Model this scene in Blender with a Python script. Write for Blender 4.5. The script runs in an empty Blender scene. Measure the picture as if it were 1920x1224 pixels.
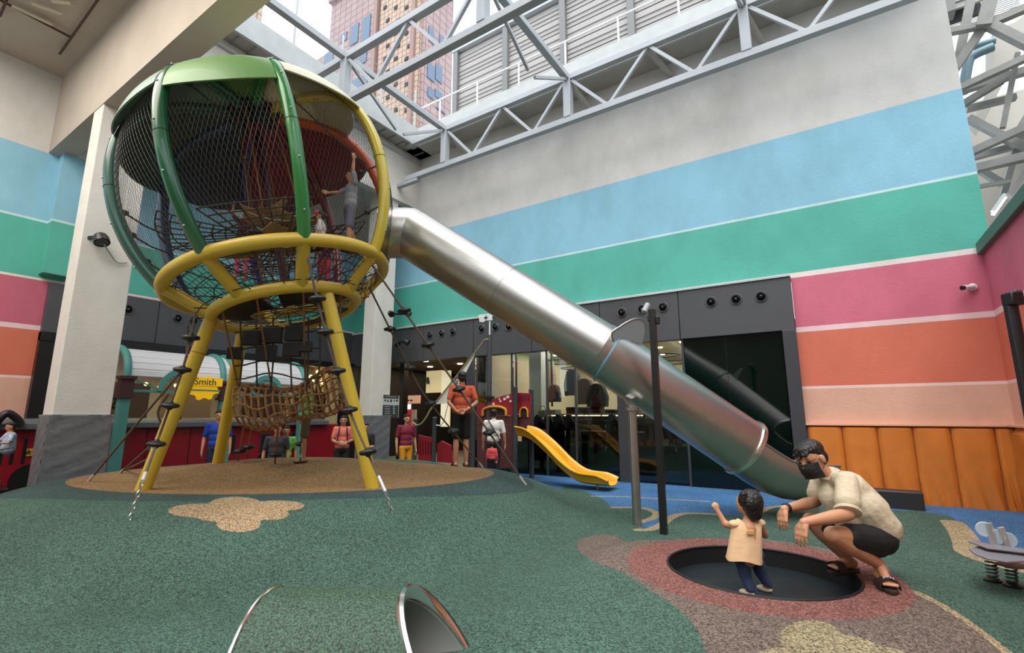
import bpy, math, random
import numpy as np
from math import sin, cos, tan, pi, radians, degrees, sqrt, atan2, hypot
from mathutils import Vector, Matrix
random.seed(7)
S = bpy.context.scene
COL = S.collection
# ------------------------------------------------------------------ camera, sky, light, exposure
FPX, PITCH, YAW, EYE = 916.0, radians(10.4), radians(33.35), 1.35
cam_data = bpy.data.cameras.new('camera'); cam = bpy.data.objects.new('camera', cam_data); COL.objects.link(cam)
cam_data.sensor_width = 36.0; cam_data.lens = FPX / 1920 * 36.0; cam_data.clip_end = 500
cam.location = (0, 0, EYE); cam.rotation_euler = (pi / 2 + PITCH, 0, YAW)
S.camera = cam
S.view_settings.view_transform = 'Standard'; S.view_settings.look = 'None'
S.view_settings.gamma = 1.0; S.view_settings.use_curve_mapping = False
S.view_settings.exposure = EXPOSURE = 0.9
w = bpy.data.worlds.new('overcast sky'); S.world = w; w.use_nodes = True
nt = w.node_tree; nt.nodes.clear()
out = nt.nodes.new('ShaderNodeOutputWorld'); bg = nt.nodes.new('ShaderNodeBackground')
tc = nt.nodes.new('ShaderNodeTexCoord'); nz = nt.nodes.new('ShaderNodeTexNoise'); rp = nt.nodes.new('ShaderNodeValToRGB')
nz.inputs['Scale'].default_value = 2.2; nz.inputs['Detail'].default_value = 5
rp.color_ramp.elements[0].position = .38; rp.color_ramp.elements[0].color = (.70, .84, 1, 1)
rp.color_ramp.elements[1].position = .62; rp.color_ramp.elements[1].color = (.96, .98, 1, 1)
nt.links.new(tc.outputs['Generated'], nz.inputs['Vector']); nt.links.new(nz.outputs['Fac'], rp.inputs['Fac'])
nt.links.new(rp.outputs['Color'], bg.inputs['Color']); bg.inputs['Strength'].default_value = SKY = 1.15
nt.links.new(bg.outputs[0], out.inputs[0])
sun_d = bpy.data.lights.new('sun', 'SUN'); sun_d.energy = 2.2; sun_d.angle = radians(60); sun_d.color = (1, .96, .9)
sun = bpy.data.objects.new('sun', sun_d); COL.objects.link(sun)
sun.rotation_euler = (radians(24), radians(14), 0)

# ------------------------------------------------------------------ coordinates
CAM = np.array([0, 0, EYE])
FV = np.array([-sin(YAW), cos(YAW), 0.0]); RV = np.array([cos(YAW), sin(YAW), 0.0]); ZV = np.array([0, 0, 1.0])
def ray(px, py):
    r = (px - 960) / FPX; u = -(py - 612) / FPX
    return FV * (cos(PITCH) - sin(PITCH) * u) + RV * r + ZV * (sin(PITCH) + cos(PITCH) * u)
def atY(px, py, Y): d = ray(px, py); return CAM + d * (Y / d[1])
def atX(px, py, X): d = ray(px, py); return CAM + d * (X / d[0])
def atZ(px, py, Z): d = ray(px, py); return CAM + d * ((Z - EYE) / d[2])
def atF(px, py, F): d = ray(px, py); return CAM + d * (F / float(d @ FV))
def rf(r, F, z=0.0): return RV * r + FV * F + ZV * z
def smooth(a, b, x):
    t = np.clip((x - a) / (b - a), 0, 1); return t * t * (3 - 2 * t)
TR = (-0.65, 4.5, 0.675)      # trampoline centre and radius
def ground(x, y):
    x = np.asarray(x, float); y = np.asarray(y, float)
    r = x * RV[0] + y * RV[1]; F = x * FV[0] + y * FV[1]
    e = np.sqrt(((r + 3.3) / 4.6) ** 2 + ((F - 7.8) / 4.0) ** 2)
    z = .49 * (1 - smooth(.64, 1.06, e))
    b = np.sqrt(((r + 3.4) / 3.0) ** 2 + ((F - 8.1) / 1.8) ** 2)
    z = z + .185 * (1 - smooth(.15, 1.0, b))
    d = np.sqrt((x - TR[0]) ** 2 + (y - TR[1]) ** 2)
    z = np.maximum(z, .15 * (1 - smooth(1.02, 1.75, d)) + .02)
    z = z + .15 * np.exp(-(((r - .6) / .9) ** 2 + ((F - 3.0) / 1.2) ** 2)) * smooth(1.0, 1.8, d)
    z = z * (1 - .92 * np.exp(-(((r + .25) / .75) ** 2) - ((F - 10.1) / .75) ** 2))      # hollow behind the mound, by the playhouse
    fade = smooth(0, 1.2, 10.3 - y)
    return z * np.where(y > 9.0, fade, 1)
def gz(x, y): return float(ground(x, y))
def hit(px, py):
    d = ray(px, py); t = .5; last = t
    while t < 30:
        q = CAM + d * t
        if q[2] <= gz(q[0], q[1]):
            a, b = last, t
            for _ in range(25):
                m = (a + b) / 2; q = CAM + d * m
                if q[2] <= gz(q[0], q[1]): b = m
                else: a = m
            return CAM + d * b
        last = t; t += .04
    return CAM + d * 12

# ------------------------------------------------------------------ materials
def lin(c):
    if isinstance(c, str):
        c = [int(c[i:i + 2], 16) / 255 for i in (0, 2, 4)]
        return tuple((v / 12.92 if v <= .04045 else ((v + .055) / 1.055) ** 2.4) for v in c)
    return tuple(c)
MATS = {}
def mat(name, color, rough=.6, metal=0.0, noise=.0, scale=8.0, bump=0.0, bscale=None, emit=0.0, spec=.5, alpha=1, coat=0.0, detail=3, trans=0.0):
    if name in MATS: return MATS[name]
    m = bpy.data.materials.new(name); m.use_nodes = True; n = m.node_tree.nodes; L = m.node_tree.links
    b = n['Principled BSDF']; c = lin(color)
    b.inputs['Base Color'].default_value = (*c, 1); b.inputs['Roughness'].default_value = rough; b.inputs['Metallic'].default_value = metal
    b.inputs['Specular IOR Level'].default_value = spec; b.inputs['Coat Weight'].default_value = coat; b.inputs['Alpha'].default_value = alpha
    b.inputs['Transmission Weight'].default_value = trans
    if emit:
        b.inputs['Emission Color'].default_value = (*c, 1); b.inputs['Emission Strength'].default_value = emit
    if noise or bump:
        t = n.new('ShaderNodeTexCoord'); z = n.new('ShaderNodeTexNoise'); z.inputs['Scale'].default_value = scale; z.inputs['Detail'].default_value = detail
        L.new(t.outputs['Object'], z.inputs['Vector'])
        if noise:
            r = n.new('ShaderNodeValToRGB'); r.color_ramp.elements[0].position = .3; r.color_ramp.elements[1].position = .7
            r.color_ramp.elements[0].color = (*[v * (1 - noise) for v in c], 1); r.color_ramp.elements[1].color = (*[min(1, v * (1 + noise)) for v in c], 1)
            L.new(z.outputs['Fac'], r.inputs['Fac']); L.new(r.outputs['Color'], b.inputs['Base Color'])
        if bump:
            z2 = z
            if bscale:
                z2 = n.new('ShaderNodeTexNoise'); z2.inputs['Scale'].default_value = bscale; L.new(t.outputs['Object'], z2.inputs['Vector'])
            bp = n.new('ShaderNodeBump'); bp.inputs['Strength'].default_value = bump; bp.inputs['Distance'].default_value = .02
            L.new(z2.outputs['Fac'], bp.inputs['Height']); L.new(bp.outputs['Normal'], b.inputs['Normal'])
    MATS[name] = m; return m
def stripes(name, lines, mottled=True):
    """painted wall: horizontal bands of colour by height, thin pale lines between them"""
    m = bpy.data.materials.new(name); m.use_nodes = True; n = m.node_tree.nodes; L = m.node_tree.links; b = n['Principled BSDF']
    g = n.new('ShaderNodeNewGeometry'); sp = n.new('ShaderNodeSeparateXYZ'); L.new(g.outputs['Position'], sp.inputs[0])
    dv = n.new('ShaderNodeMath'); dv.operation = 'DIVIDE'; dv.inputs[1].default_value = 12; L.new(sp.outputs['Z'], dv.inputs[0])
    r = n.new('ShaderNodeValToRGB'); r.color_ramp.interpolation = 'CONSTANT'; el = r.color_ramp.elements
    el[0].position = 0; el[0].color = (*lin(lines[0][1]), 1); el.remove(el[1])
    for z, c in lines[1:]:
        e = el.new(z / 12); e.color = (*lin(c), 1)
    L.new(dv.outputs[0], r.inputs['Fac'])
    nz = n.new('ShaderNodeTexNoise'); nz.inputs['Scale'].default_value = 1.3; nz.inputs['Detail'].default_value = 8; nz.inputs['Roughness'].default_value = .65
    mp = n.new('ShaderNodeMapping'); mp.inputs['Scale'].default_value = (1, 1, .6); L.new(g.outputs['Position'], mp.inputs[0]); L.new(mp.outputs[0], nz.inputs['Vector'])
    r2 = n.new('ShaderNodeValToRGB'); r2.color_ramp.elements[0].position = .3; r2.color_ramp.elements[0].color = (.84, .84, .82, 1)
    r2.color_ramp.elements[1].position = .6; r2.color_ramp.elements[1].color = (1, 1, 1, 1); L.new(nz.outputs['Fac'], r2.inputs['Fac'])
    mx = n.new('ShaderNodeMix'); mx.data_type = 'RGBA'; mx.blend_type = 'MULTIPLY'; mx.inputs['Factor'].default_value = 1
    L.new(r.outputs['Color'], mx.inputs['A']); L.new(r2.outputs['Color'], mx.inputs['B']); L.new(mx.outputs['Result'], b.inputs['Base Color'])
    n3 = n.new('ShaderNodeTexNoise'); n3.inputs['Scale'].default_value = 30; n3.inputs['Detail'].default_value = 4; L.new(g.outputs['Position'], n3.inputs['Vector'])
    bp = n.new('ShaderNodeBump'); bp.inputs['Strength'].default_value = .25; bp.inputs['Distance'].default_value = .01
    L.new(n3.outputs['Fac'], bp.inputs['Height']); L.new(bp.outputs['Normal'], b.inputs['Normal'])
    b.inputs['Roughness'].default_value = .75
    return m
# ------------------------------------------------------------------ mesh builder
def V(*a): return np.array(a, float)
def unit(v): v = np.asarray(v, float); return v / max(1e-9, np.linalg.norm(v))
class MB:
    def __init__(s): s.v = []; s.f = []; s.mi = []; s.cur = 0
    def add(s, vs, fs):
        o = len(s.v); s.v.extend([tuple(float(c) for c in q) for q in vs]); s.f.extend([tuple(i + o for i in f) for f in fs]); s.mi.extend([s.cur] * len(fs)); return s
    def box(s, lo, hi, M=None):
        x0, y0, z0 = lo; x1, y1, z1 = hi
        vs = [V(x, y, z) for z in (z0, z1) for y in (y0, y1) for x in (x0, x1)]
        if M is not None: vs = [np.array(M @ Vector(q)) for q in vs]
        return s.add(vs, [(0, 2, 3, 1), (4, 5, 7, 6), (0, 1, 5, 4), (2, 6, 7, 3), (0, 4, 6, 2), (1, 3, 7, 5)])
    def obox(s, c, ax, ay, az):      # centre and three half-axis vectors
        c, ax, ay, az = map(np.asarray, (c, ax, ay, az))
        vs = [c + i * ax + j * ay + k * az for k in (-1, 1) for j in (-1, 1) for i in (-1, 1)]
        return s.add(vs, [(0, 2, 3, 1), (4, 5, 7, 6), (0, 1, 5, 4), (2, 6, 7, 3), (0, 4, 6, 2), (1, 3, 7, 5)])
    def bar(s, a, b, w, h=None, up=(0, 0, 1)):
        a, b = np.asarray(a, float), np.asarray(b, float); h = h or w; d = unit(b - a); up = np.asarray(up, float)
        x = np.cross(d, up); x = unit(x) if np.linalg.norm(x) > 1e-3 else V(1, 0, 0); y = np.cross(x, d)
        return s.obox((a + b) / 2, x * w / 2, (b - a) / 2, y * h / 2)
    def tube(s, path, r, n=8, closed=False, cap=True, flat=None):
        P = [np.asarray(p, float) for p in path]; m = len(P)
        rs = r if hasattr(r, '__len__') else [r] * m
        T = []
        for i in range(m):
            if closed: t = P[(i + 1) % m] - P[i - 1]
            else: t = P[min(i + 1, m - 1)] - P[max(i - 1, 0)]
            T.append(unit(t))
        ref = V(0, 0, 1) if abs(T[0][2]) < .9 else V(1, 0, 0)
        x = unit(np.cross(T[0], ref)); vs = []
        for i in range(m):
            x = unit(x - T[i] * (x @ T[i])); y = np.cross(T[i], x)
            for k in range(n):
                a = 2 * pi * k / n; vs.append(P[i] + (x * cos(a) + y * sin(a) * (flat or 1)) * rs[i])
        fs = []
        for i in range(m if closed else m - 1):
            j = (i + 1) % m
            for k in range(n):
                k2 = (k + 1) % n; fs.append((i * n + k, i * n + k2, j * n + k2, j * n + k))
        if cap and not closed:
            fs.append(tuple(range(n - 1, -1, -1))); fs.append(tuple((m - 1) * n + k for k in range(n)))
        return s.add(vs, fs)
    def pipe(s, path, ro, ri, n=24):
        """hollow tube with wall thickness"""
        P = [np.asarray(p, float) for p in path]; m = len(P)
        a = MB().tube(P, ro, n, cap=False); b = MB().tube(P, ri, n, cap=False)
        o = len(a.v); vs = a.v + b.v; fs = list(a.f) + [tuple(reversed([i + o for i in f])) for f in b.f]
        for k in range(n):
            k2 = (k + 1) % n; fs.append((k, o + k, o + k2, k2)); e = (m - 1) * n
            fs.append((e + k, e + k2, o + e + k2, o + e + k))
        return s.add(vs, fs)
    def lathe(s, prof, c=(0, 0, 0), axis=(0, 0, 1), n=24):
        axis = unit(axis); ref = V(1, 0, 0) if abs(axis[0]) < .9 else V(0, 1, 0); x = unit(np.cross(axis, ref)); y = np.cross(axis, x); c = np.asarray(c, float)
        vs = []
        for r, z in prof:
            for k in range(n): a = 2 * pi * k / n; vs.append(c + axis * z + (x * cos(a) + y * sin(a)) * max(r, 1e-4))
        fs = [(i * n + k, i * n + (k + 1) % n, (i + 1) * n + (k + 1) % n, (i + 1) * n + k) for i in range(len(prof) - 1) for k in range(n)]
        fs.append(tuple(range(n - 1, -1, -1))); fs.append(tuple((len(prof) - 1) * n + k for k in range(n)))
        return s.add(vs, fs)
    def ell(s, c, rad, B=None, n=16, m=10):
        c = np.asarray(c, float); B = np.eye(3) if B is None else np.asarray(B, float); vs = [c + B.T @ V(0, 0, -rad[2])]
        for i in range(1, m):
            t = -pi / 2 + pi * i / m
            for k in range(n):
                a = 2 * pi * k / n; vs.append(c + B.T @ V(rad[0] * cos(t) * cos(a), rad[1] * cos(t) * sin(a), rad[2] * sin(t)))
        vs.append(c + B.T @ V(0, 0, rad[2])); fs = []
        for k in range(n): fs.append((0, 1 + (k + 1) % n, 1 + k))
        for i in range(m - 2):
            for k in range(n): a = 1 + i * n; fs.append((a + k, a + (k + 1) % n, a + n + (k + 1) % n, a + n + k))
        e = 1 + (m - 2) * n; t = len(vs) - 1
        for k in range(n): fs.append((e + k, e + (k + 1) % n, t))
        return s.add(vs, fs)
    def cone(s, a, r1, b, r2, n=12):
        """closed tapered capsule"""
        a, b = np.asarray(a, float), np.asarray(b, float); d = b - a; l = np.linalg.norm(d)
        if l < 1e-5: return s.ell(a, (r1, r1, r1), n=n, m=8)
        d = d / l; pts = []; rs = []
        for t in (-80, -60, -35, -12): pts.append(a + d * r1 * sin(radians(t))); rs.append(r1 * cos(radians(t)))
        for t in (12, 35, 60, 80): pts.append(b + d * r2 * sin(radians(t))); rs.append(r2 * cos(radians(t)))
        return s.tube(pts, rs, n)
    def prism(s, poly, z0, z1, M=None):
        n = len(poly); vs = [V(p[0], p[1], z0) for p in poly] + [V(p[0], p[1], z1) for p in poly]
        if M is not None: vs = [np.array(M @ Vector(q)) for q in vs]
        return s.add(vs, [tuple(range(n - 1, -1, -1)), tuple(range(n, 2 * n))] + [(i, (i + 1) % n, n + (i + 1) % n, n + i) for i in range(n)])
    def extr(s, poly, off):
        n = len(poly); off = np.asarray(off, float); poly = [np.asarray(p, float) for p in poly]
        return s.add(poly + [p + off for p in poly], [tuple(range(n - 1, -1, -1)), tuple(range(n, 2 * n))] + [(i, (i + 1) % n, n + (i + 1) % n, n + i) for i in range(n)])
    def grid(s, rows, thick=0.0):
        rows = np.asarray(rows, float); m, n = rows.shape[:2]; vs = rows.reshape(-1, 3)
        fs = [(i * n + j, i * n + j + 1, (i + 1) * n + j + 1, (i + 1) * n + j) for i in range(m - 1) for j in range(n - 1)]
        if thick:
            N = np.zeros_like(rows)
            du = np.gradient(rows, axis=0); dv = np.gradient(rows, axis=1); N = np.cross(dv, du); N /= np.maximum(1e-9, np.linalg.norm(N, axis=2, keepdims=True))
            v2 = (rows + N * thick).reshape(-1, 3); o = m * n
            fs2 = [tuple(reversed([i + o for i in f])) for f in fs]; edge = []
            loop = [j for j in range(n)] + [i * n + n - 1 for i in range(1, m)] + [(m - 1) * n + j for j in range(n - 2, -1, -1)] + [i * n for i in range(m - 2, 0, -1)]
            for q in range(len(loop)):
                a, b = loop[q], loop[(q + 1) % len(loop)]; edge.append((b, a, a + o, b + o))
            return s.add(list(vs) + list(v2), fs + fs2 + edge)
        return s.add(list(vs), fs)
    def build(s, name, m, parent=None, sm=True, local=False, bevel=0, kind=None, label=None, angle=None):
        me = bpy.data.meshes.new(name)
        vs = s.v
        if parent is not None and not local:
            inv = parent_world(parent).inverted(); A = np.array(inv); vv = np.array(s.v) if s.v else np.zeros((0, 3)); vs = (vv @ A[:3, :3].T + A[:3, 3]).tolist()
        me.from_pydata(vs, [], s.f); me.update()
        ms = m if isinstance(m, (list, tuple)) else [m]
        for q in ms: me.materials.append(q)
        if len(ms) > 1: me.polygons.foreach_set('material_index', s.mi)
        if sm and len(me.polygons):
            me.polygons.foreach_set('use_smooth', [True] * len(me.polygons))
            try: me.set_sharp_from_angle(angle=radians(angle or 38))
            except Exception: pass
        o = bpy.data.objects.new(name, me); COL.objects.link(o)
        if parent is not None: o.parent = parent
        if bevel:
            b = o.modifiers.new('bevel', 'BEVEL'); b.width = bevel; b.segments = 2; b.limit_method = 'ANGLE'; b.angle_limit = radians(40)
        if kind: o['kind'] = kind
        if label: o['label'] = label
        return o
def parent_world(p):
    M = p.matrix_basis.copy()
    while p.parent is not None: p = p.parent; M = p.matrix_basis @ M
    return M
def tag(o, label, cat, group=None, kind=None):
    o['label'] = label; o['category'] = cat
    if group: o['group'] = group
    if kind: o['kind'] = kind
    return o
def thing(name, label, cat, loc=(0, 0, 0), rz=0.0, group=None, kind=None):
    o = bpy.data.objects.new(name, None); COL.objects.link(o); o.location = [float(c) for c in loc]; o.rotation_euler = (0, 0, rz); o.empty_display_size = .1
    return tag(o, label, cat, group, kind)
def struct(name, mb, m, parent=None, sm=False, bevel=0):
    return mb.build(name, m, parent, sm=sm, bevel=bevel, kind='structure')
def copy_tree(o, parent=None):
    c = o.copy(); COL.objects.link(c); c.parent = parent
    for ch in [x for x in bpy.data.objects if x.parent == o]: copy_tree(ch, c)
    return c
def text_mesh(name, s, m, parent, origin, right, up, size, depth=.004, align='CENTER'):
    """lettering built as a thin solid on a sign"""
    cu = bpy.data.curves.new(name, 'FONT'); cu.body = s; cu.size = size; cu.extrude = depth; cu.align_x = align; cu.align_y = 'CENTER'
    tmp = bpy.data.objects.new(name, cu); COL.objects.link(tmp)
    dg = bpy.context.evaluated_depsgraph_get(); me = bpy.data.meshes.new_from_object(tmp.evaluated_get(dg)); bpy.data.objects.remove(tmp)
    x = unit(right); y = unit(up); z = np.cross(x, y); mb = MB()
    mb.add([np.asarray(origin, float) + x * v.co[0] + y * v.co[1] + z * v.co[2] for v in me.vertices], [tuple(p.vertices) for p in me.polygons])
    return mb.build(name, m, parent, sm=False)

M_conc = mat('aged painted concrete', 'd2cec6', .8, noise=.07, scale=1.5, bump=.25, bscale=25, detail=8)
M_soff = mat('grey soffit concrete', 'aaa79f', .85, noise=.1, scale=2, bump=.3, bscale=18, detail=8)
M_ceil = mat('beige slab ceiling', 'b9ada0', .85, noise=.07, scale=1.2, bump=.25, bscale=20, detail=8)
M_col = mat('white painted column', 'dcd8d0', .7, noise=.05, scale=3, bump=.2, bscale=30, detail=6)
M_steel = mat('pale grey painted steel', 'a6aaae', .5, noise=.05, scale=3)
M_fascia = mat('charcoal fascia panel', '4a4b4e', .45, noise=.04, scale=3)
M_dark = mat('black metal', '141415', .4)
M_frame = mat('dark grey frame', '3c3d40', .4)
M_ss = mat('brushed stainless steel', 'b4b2ad', .34, 1.0, noise=.05, scale=4)
M_yel = mat('yellow powder coat', 'cdae38', .35, coat=.2)
# ------------------------------------------------------------------ terrain
def tri(n): return n
step = .04
gx = np.arange(-14.2, 3.2, step); gy = np.arange(-.6, 10.7, step)
X, Y = np.meshgrid(gx, gy)
Xs, Ys = X.copy(), Y.copy()
d = np.hypot(X - TR[0], Y - TR[1]); R = TR[2]
inside = d < R
ker = np.zeros_like(inside)
near_in = np.zeros_like(inside); near_out = np.zeros_like(inside)
for sx in (-1, 0, 1):
    for sy in (-1, 0, 1):
        near_in |= np.roll(np.roll(inside, sx, 1), sy, 0); near_out |= np.roll(np.roll(~inside, sx, 1), sy, 0)
snap = near_in & ~inside
f = np.where(snap, R / np.maximum(d, 1e-6), 1)
Xs = np.where(snap, TR[0] + (X - TR[0]) * f, X); Ys = np.where(snap, TR[1] + (Y - TR[1]) * f, Y)
Z = ground(Xs, Ys)
def sd_poly(P, px, py):
    """signed distance in metres, negative inside"""
    P = np.asarray(P, float)[:, :2]; dmin = np.full(px.shape, 1e9); ins = np.zeros(px.shape, bool); n = len(P)
    for i in range(n):
        a, b = P[i], P[(i + 1) % n]; e = b - a; l2 = max(1e-9, e @ e)
        t = np.clip(((px - a[0]) * e[0] + (py - a[1]) * e[1]) / l2, 0, 1)
        dmin = np.minimum(dmin, np.hypot(px - a[0] - t * e[0], py - a[1] - t * e[1]))
        c = ((a[1] > py) != (b[1] > py)) & (px < (b[0] - a[0]) * (py - a[1]) / (b[1] - a[1] + 1e-12) + a[0]); ins ^= c
    return np.where(ins, -dmin, dmin)
def sd_line(P, w, px, py):
    P = np.asarray(P, float)[:, :2]; dmin = np.full(px.shape, 1e9)
    for i in range(len(P) - 1):
        a, b = P[i], P[i + 1]; e = b - a; l2 = max(1e-9, e @ e)
        t = np.clip(((px - a[0]) * e[0] + (py - a[1]) * e[1]) / l2, 0, 1)
        dmin = np.minimum(dmin, np.hypot(px - a[0] - t * e[0], py - a[1] - t * e[1]))
    return dmin - w
def smooth_loop(P, n=6, closed=True):
    P = [np.asarray(p, float) for p in P]; m = len(P); o = []
    for i in range(m if closed else m - 1):
        p0, p1, p2, p3 = (P[(i - 1) % m], P[i], P[(i + 1) % m], P[(i + 2) % m]) if closed else (P[max(i - 1, 0)], P[i], P[i + 1], P[min(i + 2, m - 1)])
        for k in range(n):
            t = k / n; o.append(.5 * ((2 * p1) + (-p0 + p2) * t + (2 * p0 - 5 * p1 + 4 * p2 - p3) * t * t + (-p0 + 3 * p1 - 3 * p2 + p3) * t ** 3))
    if not closed: o.append(P[-1])
    return o
r_ = Xs * RV[0] + Ys * RV[1]; F_ = Xs * FV[0] + Ys * FV[1]
def ell_sd(cr, cF, a, b): 
    k = np.sqrt(((r_ - cr) / a) ** 2 + ((F_ - cF) / b) ** 2); return (k - 1) * min(a, b)
A = {}
A['ring'] = ell_sd(-3.35, 7.55, 3.68, 2.3)
A['tan'] = ell_sd(-3.3, 7.75, 3.02, 2.03)
hp = lambda pts: [hit(*q) for q in pts]
def lobes(L_):
    return np.minimum.reduce([sd_poly([hit(x + rx * cos(t), y + ry * sin(t)) for t in np.linspace(0, 2 * pi, 29)[:-1]], Xs, Ys) for x, y, rx, ry in L_])
A['clover'] = lobes([(374, 957, 59, 13), (442, 945, 50, 14), (520, 948, 51, 10), (502, 964, 40, 11), (447, 982, 42, 15), (412, 966, 45, 12), (450, 960, 70, 18)])
A['tbrown'] = sd_poly(smooth_loop(hp([(1082, 1020), (1105, 1006), (1150, 1003), (1230, 1012)]) + [V(TR[0] + 1.25 * cos(t), TR[1] + 1.25 * sin(t), 0) for t in (1.5, 1.1, .85)] + hp([(1684, 1090), (1745, 1120), (1800, 1154), (1850, 1190), (1900, 1232), (2000, 1310), (1800, 1360), (1560, 1330), (1370, 1300), (1325, 1224), (1310, 1185), (1270, 1140), (1210, 1100), (1160, 1070), (1110, 1050)]), 5), Xs, Ys)
A['edge'] = sd_line(smooth_loop(hp([(1688, 1098), (1745, 1123), (1800, 1156), (1850, 1192), (1900, 1233), (2000, 1312)]), 4, False), .032, Xs, Ys)
A['red'] = np.hypot(Xs - TR[0] + .02, Ys - TR[1]) - .98
A['clover2'] = lobes([(1520, 1194, 58, 32), (1478, 1240, 72, 28), (1560, 1222, 90, 34), (1630, 1236, 80, 26), (1540, 1285, 120, 40)])
blue = hp([(1010, 905), (1060, 912), (1100, 922), (1130, 935), (1150, 952), (1205, 952), (1230, 960), (1226, 970), (1196, 980), (1215, 990), (1243, 982), (1262, 968), (1290, 962), (1345, 964), (1400, 968), (1425, 961), (1450, 950), (1500, 947), (1600, 952), (1660, 956), (1715, 957)]) + [V(1.0, 10.6, 0), V(-8, 10.6, 0), V(-7, 9.5, 0), V(-5.2, 8.9, 0)]
A['blue'] = np.minimum(sd_poly(blue, Xs, Ys), sd_poly(hp([(1725, 958), (1780, 966), (1800, 980), (1815, 1005), (1822, 1030), (1870, 1055), (1920, 1066), (2050, 1085)]) + [V(3.2, 8.5, 0), V(3.2, 10.6, 0), V(1.0, 10.6, 0)], Xs, Ys))
shore = hp([(1150, 951), (1204, 952), (1230, 961), (1224, 971), (1194, 980)])
A['shore'] = np.minimum.reduce([sd_line(smooth_loop(shore, 4, False), .055, Xs, Ys),
    sd_line(smooth_loop(hp([(1196, 993), (1220, 992), (1243, 981), (1262, 968), (1290, 962), (1345, 964)]), 4, False), .06, Xs, Ys),
    sd_line(smooth_loop(hp([(1410, 968), (1425, 960), (1450, 950), (1500, 948)]), 4, False), .05, Xs, Ys),
    sd_line(smooth_loop(hp([(1110, 930), (1170, 931), (1240, 935), (1330, 940)]), 4, False), .035, Xs, Ys),
    sd_line(smooth_loop(hp([(1785, 978), (1800, 995), (1812, 1015), (1820, 1035), (1860, 1052), (1920, 1068), (2000, 1080)]), 4, False), .12, Xs, Ys)])
m_, n_ = X.shape
idx = np.arange(m_ * n_).reshape(m_, n_)
fa = np.stack([idx[:-1, :-1], idx[:-1, 1:], idx[1:, 1:], idx[1:, :-1]], -1).reshape(-1, 4)
bad = inside.reshape(-1)[fa].any(1)
fa = fa[~bad]
me = bpy.data.meshes.new('floor'); me.from_pydata(np.stack([Xs, Ys, Z], -1).reshape(-1, 3).tolist(), [], fa.tolist()); me.update()
me.polygons.foreach_set('use_smooth', [True] * len(me.polygons))
for k, v in A.items():
    at = me.attributes.new(k, 'FLOAT', 'POINT'); at.data.foreach_set('value', v.reshape(-1).astype(np.float32))
fm = bpy.data.materials.new('rubber crumb floor'); fm.use_nodes = True; n = fm.node_tree.nodes; L = fm.node_tree.links; b = n['Principled BSDF']
geo = n.new('ShaderNodeNewGeometry')
edge_n = n.new('ShaderNodeTexNoise'); edge_n.inputs['Scale'].default_value = 60; L.new(geo.outputs['Position'], edge_n.inputs['Vector'])
cur = None
def rgbn(c): q = n.new('ShaderNodeRGB'); q.outputs[0].default_value = (*lin(c), 1); return q.outputs[0]
cur = rgbn('435c52')
for k, c in [('blue', '44709f'), ('shore', 'a39274'), ('ring', '384b4a'), ('tan', '8a6c4a'), ('clover', 'a08769'), ('tbrown', '6a5c55'), ('edge', '9a876d'), ('red', '7d524c'), ('clover2', '8c8066')]:
    at = n.new('ShaderNodeAttribute'); at.attribute_name = k
    ad = n.new('ShaderNodeMath'); ad.operation = 'MULTIPLY_ADD'; ad.inputs[1].default_value = .03; L.new(edge_n.outputs['Fac'], ad.inputs[0]); L.new(at.outputs['Fac'], ad.inputs[2])
    lt = n.new('ShaderNodeMath'); lt.operation = 'LESS_THAN'; lt.inputs[1].default_value = .015; L.new(ad.outputs[0], lt.inputs[0])
    mx = n.new('ShaderNodeMix'); mx.data_type = 'RGBA'; L.new(lt.outputs[0], mx.inputs['Factor']); L.new(cur, mx.inputs['A']); L.new(rgbn(c), mx.inputs['B']); cur = mx.outputs['Result']
# crumb speckle (each crumb its own shade) and broad wear
vo = n.new('ShaderNodeTexVoronoi'); vo.inputs['Scale'].default_value = 120; L.new(geo.outputs['Position'], vo.inputs['Vector'])
sp = n.new('ShaderNodeSeparateColor'); L.new(vo.outputs['Color'], sp.inputs[0])
r1 = n.new('ShaderNodeValToRGB'); e = r1.color_ramp.elements; e[0].position = 0; e[0].color = (.08, .08, .08, 1); e[1].position = 1; e[1].color = (1.75, 1.75, 1.7, 1)
q = e.new(.5); q.color = (.85, .85, .85, 1); L.new(sp.outputs[0], r1.inputs['Fac'])
mx = n.new('ShaderNodeMix'); mx.data_type = 'RGBA'; mx.blend_type = 'MULTIPLY'; mx.inputs['Factor'].default_value = .8; L.new(cur, mx.inputs['A']); L.new(r1.outputs['Color'], mx.inputs['B'])
nz = n.new('ShaderNodeTexNoise'); nz.inputs['Scale'].default_value = .9; nz.inputs['Detail'].default_value = 5; L.new(geo.outputs['Position'], nz.inputs['Vector'])
r2 = n.new('ShaderNodeValToRGB'); r2.color_ramp.elements[0].position = .3; r2.color_ramp.elements[0].color = (.78, .8, .76, 1); r2.color_ramp.elements[1].position = .7; r2.color_ramp.elements[1].color = (1.12, 1.12, 1.12, 1); L.new(nz.outputs['Fac'], r2.inputs['Fac'])
m2 = n.new('ShaderNodeMix'); m2.data_type = 'RGBA'; m2.blend_type = 'MULTIPLY'; m2.inputs['Factor'].default_value = 1; L.new(mx.outputs['Result'], m2.inputs['A']); L.new(r2.outputs['Color'], m2.inputs['B'])
L.new(m2.outputs['Result'], b.inputs['Base Color']); b.inputs['Roughness'].default_value = .8; b.inputs['Specular IOR Level'].default_value = .25
bp = n.new('ShaderNodeBump'); bp.inputs['Strength'].default_value = .5; bp.inputs['Distance'].default_value = .006; L.new(vo.outputs['Distance'], bp.inputs['Height']); L.new(bp.outputs['Normal'], b.inputs['Normal'])
me.materials.append(fm)
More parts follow.
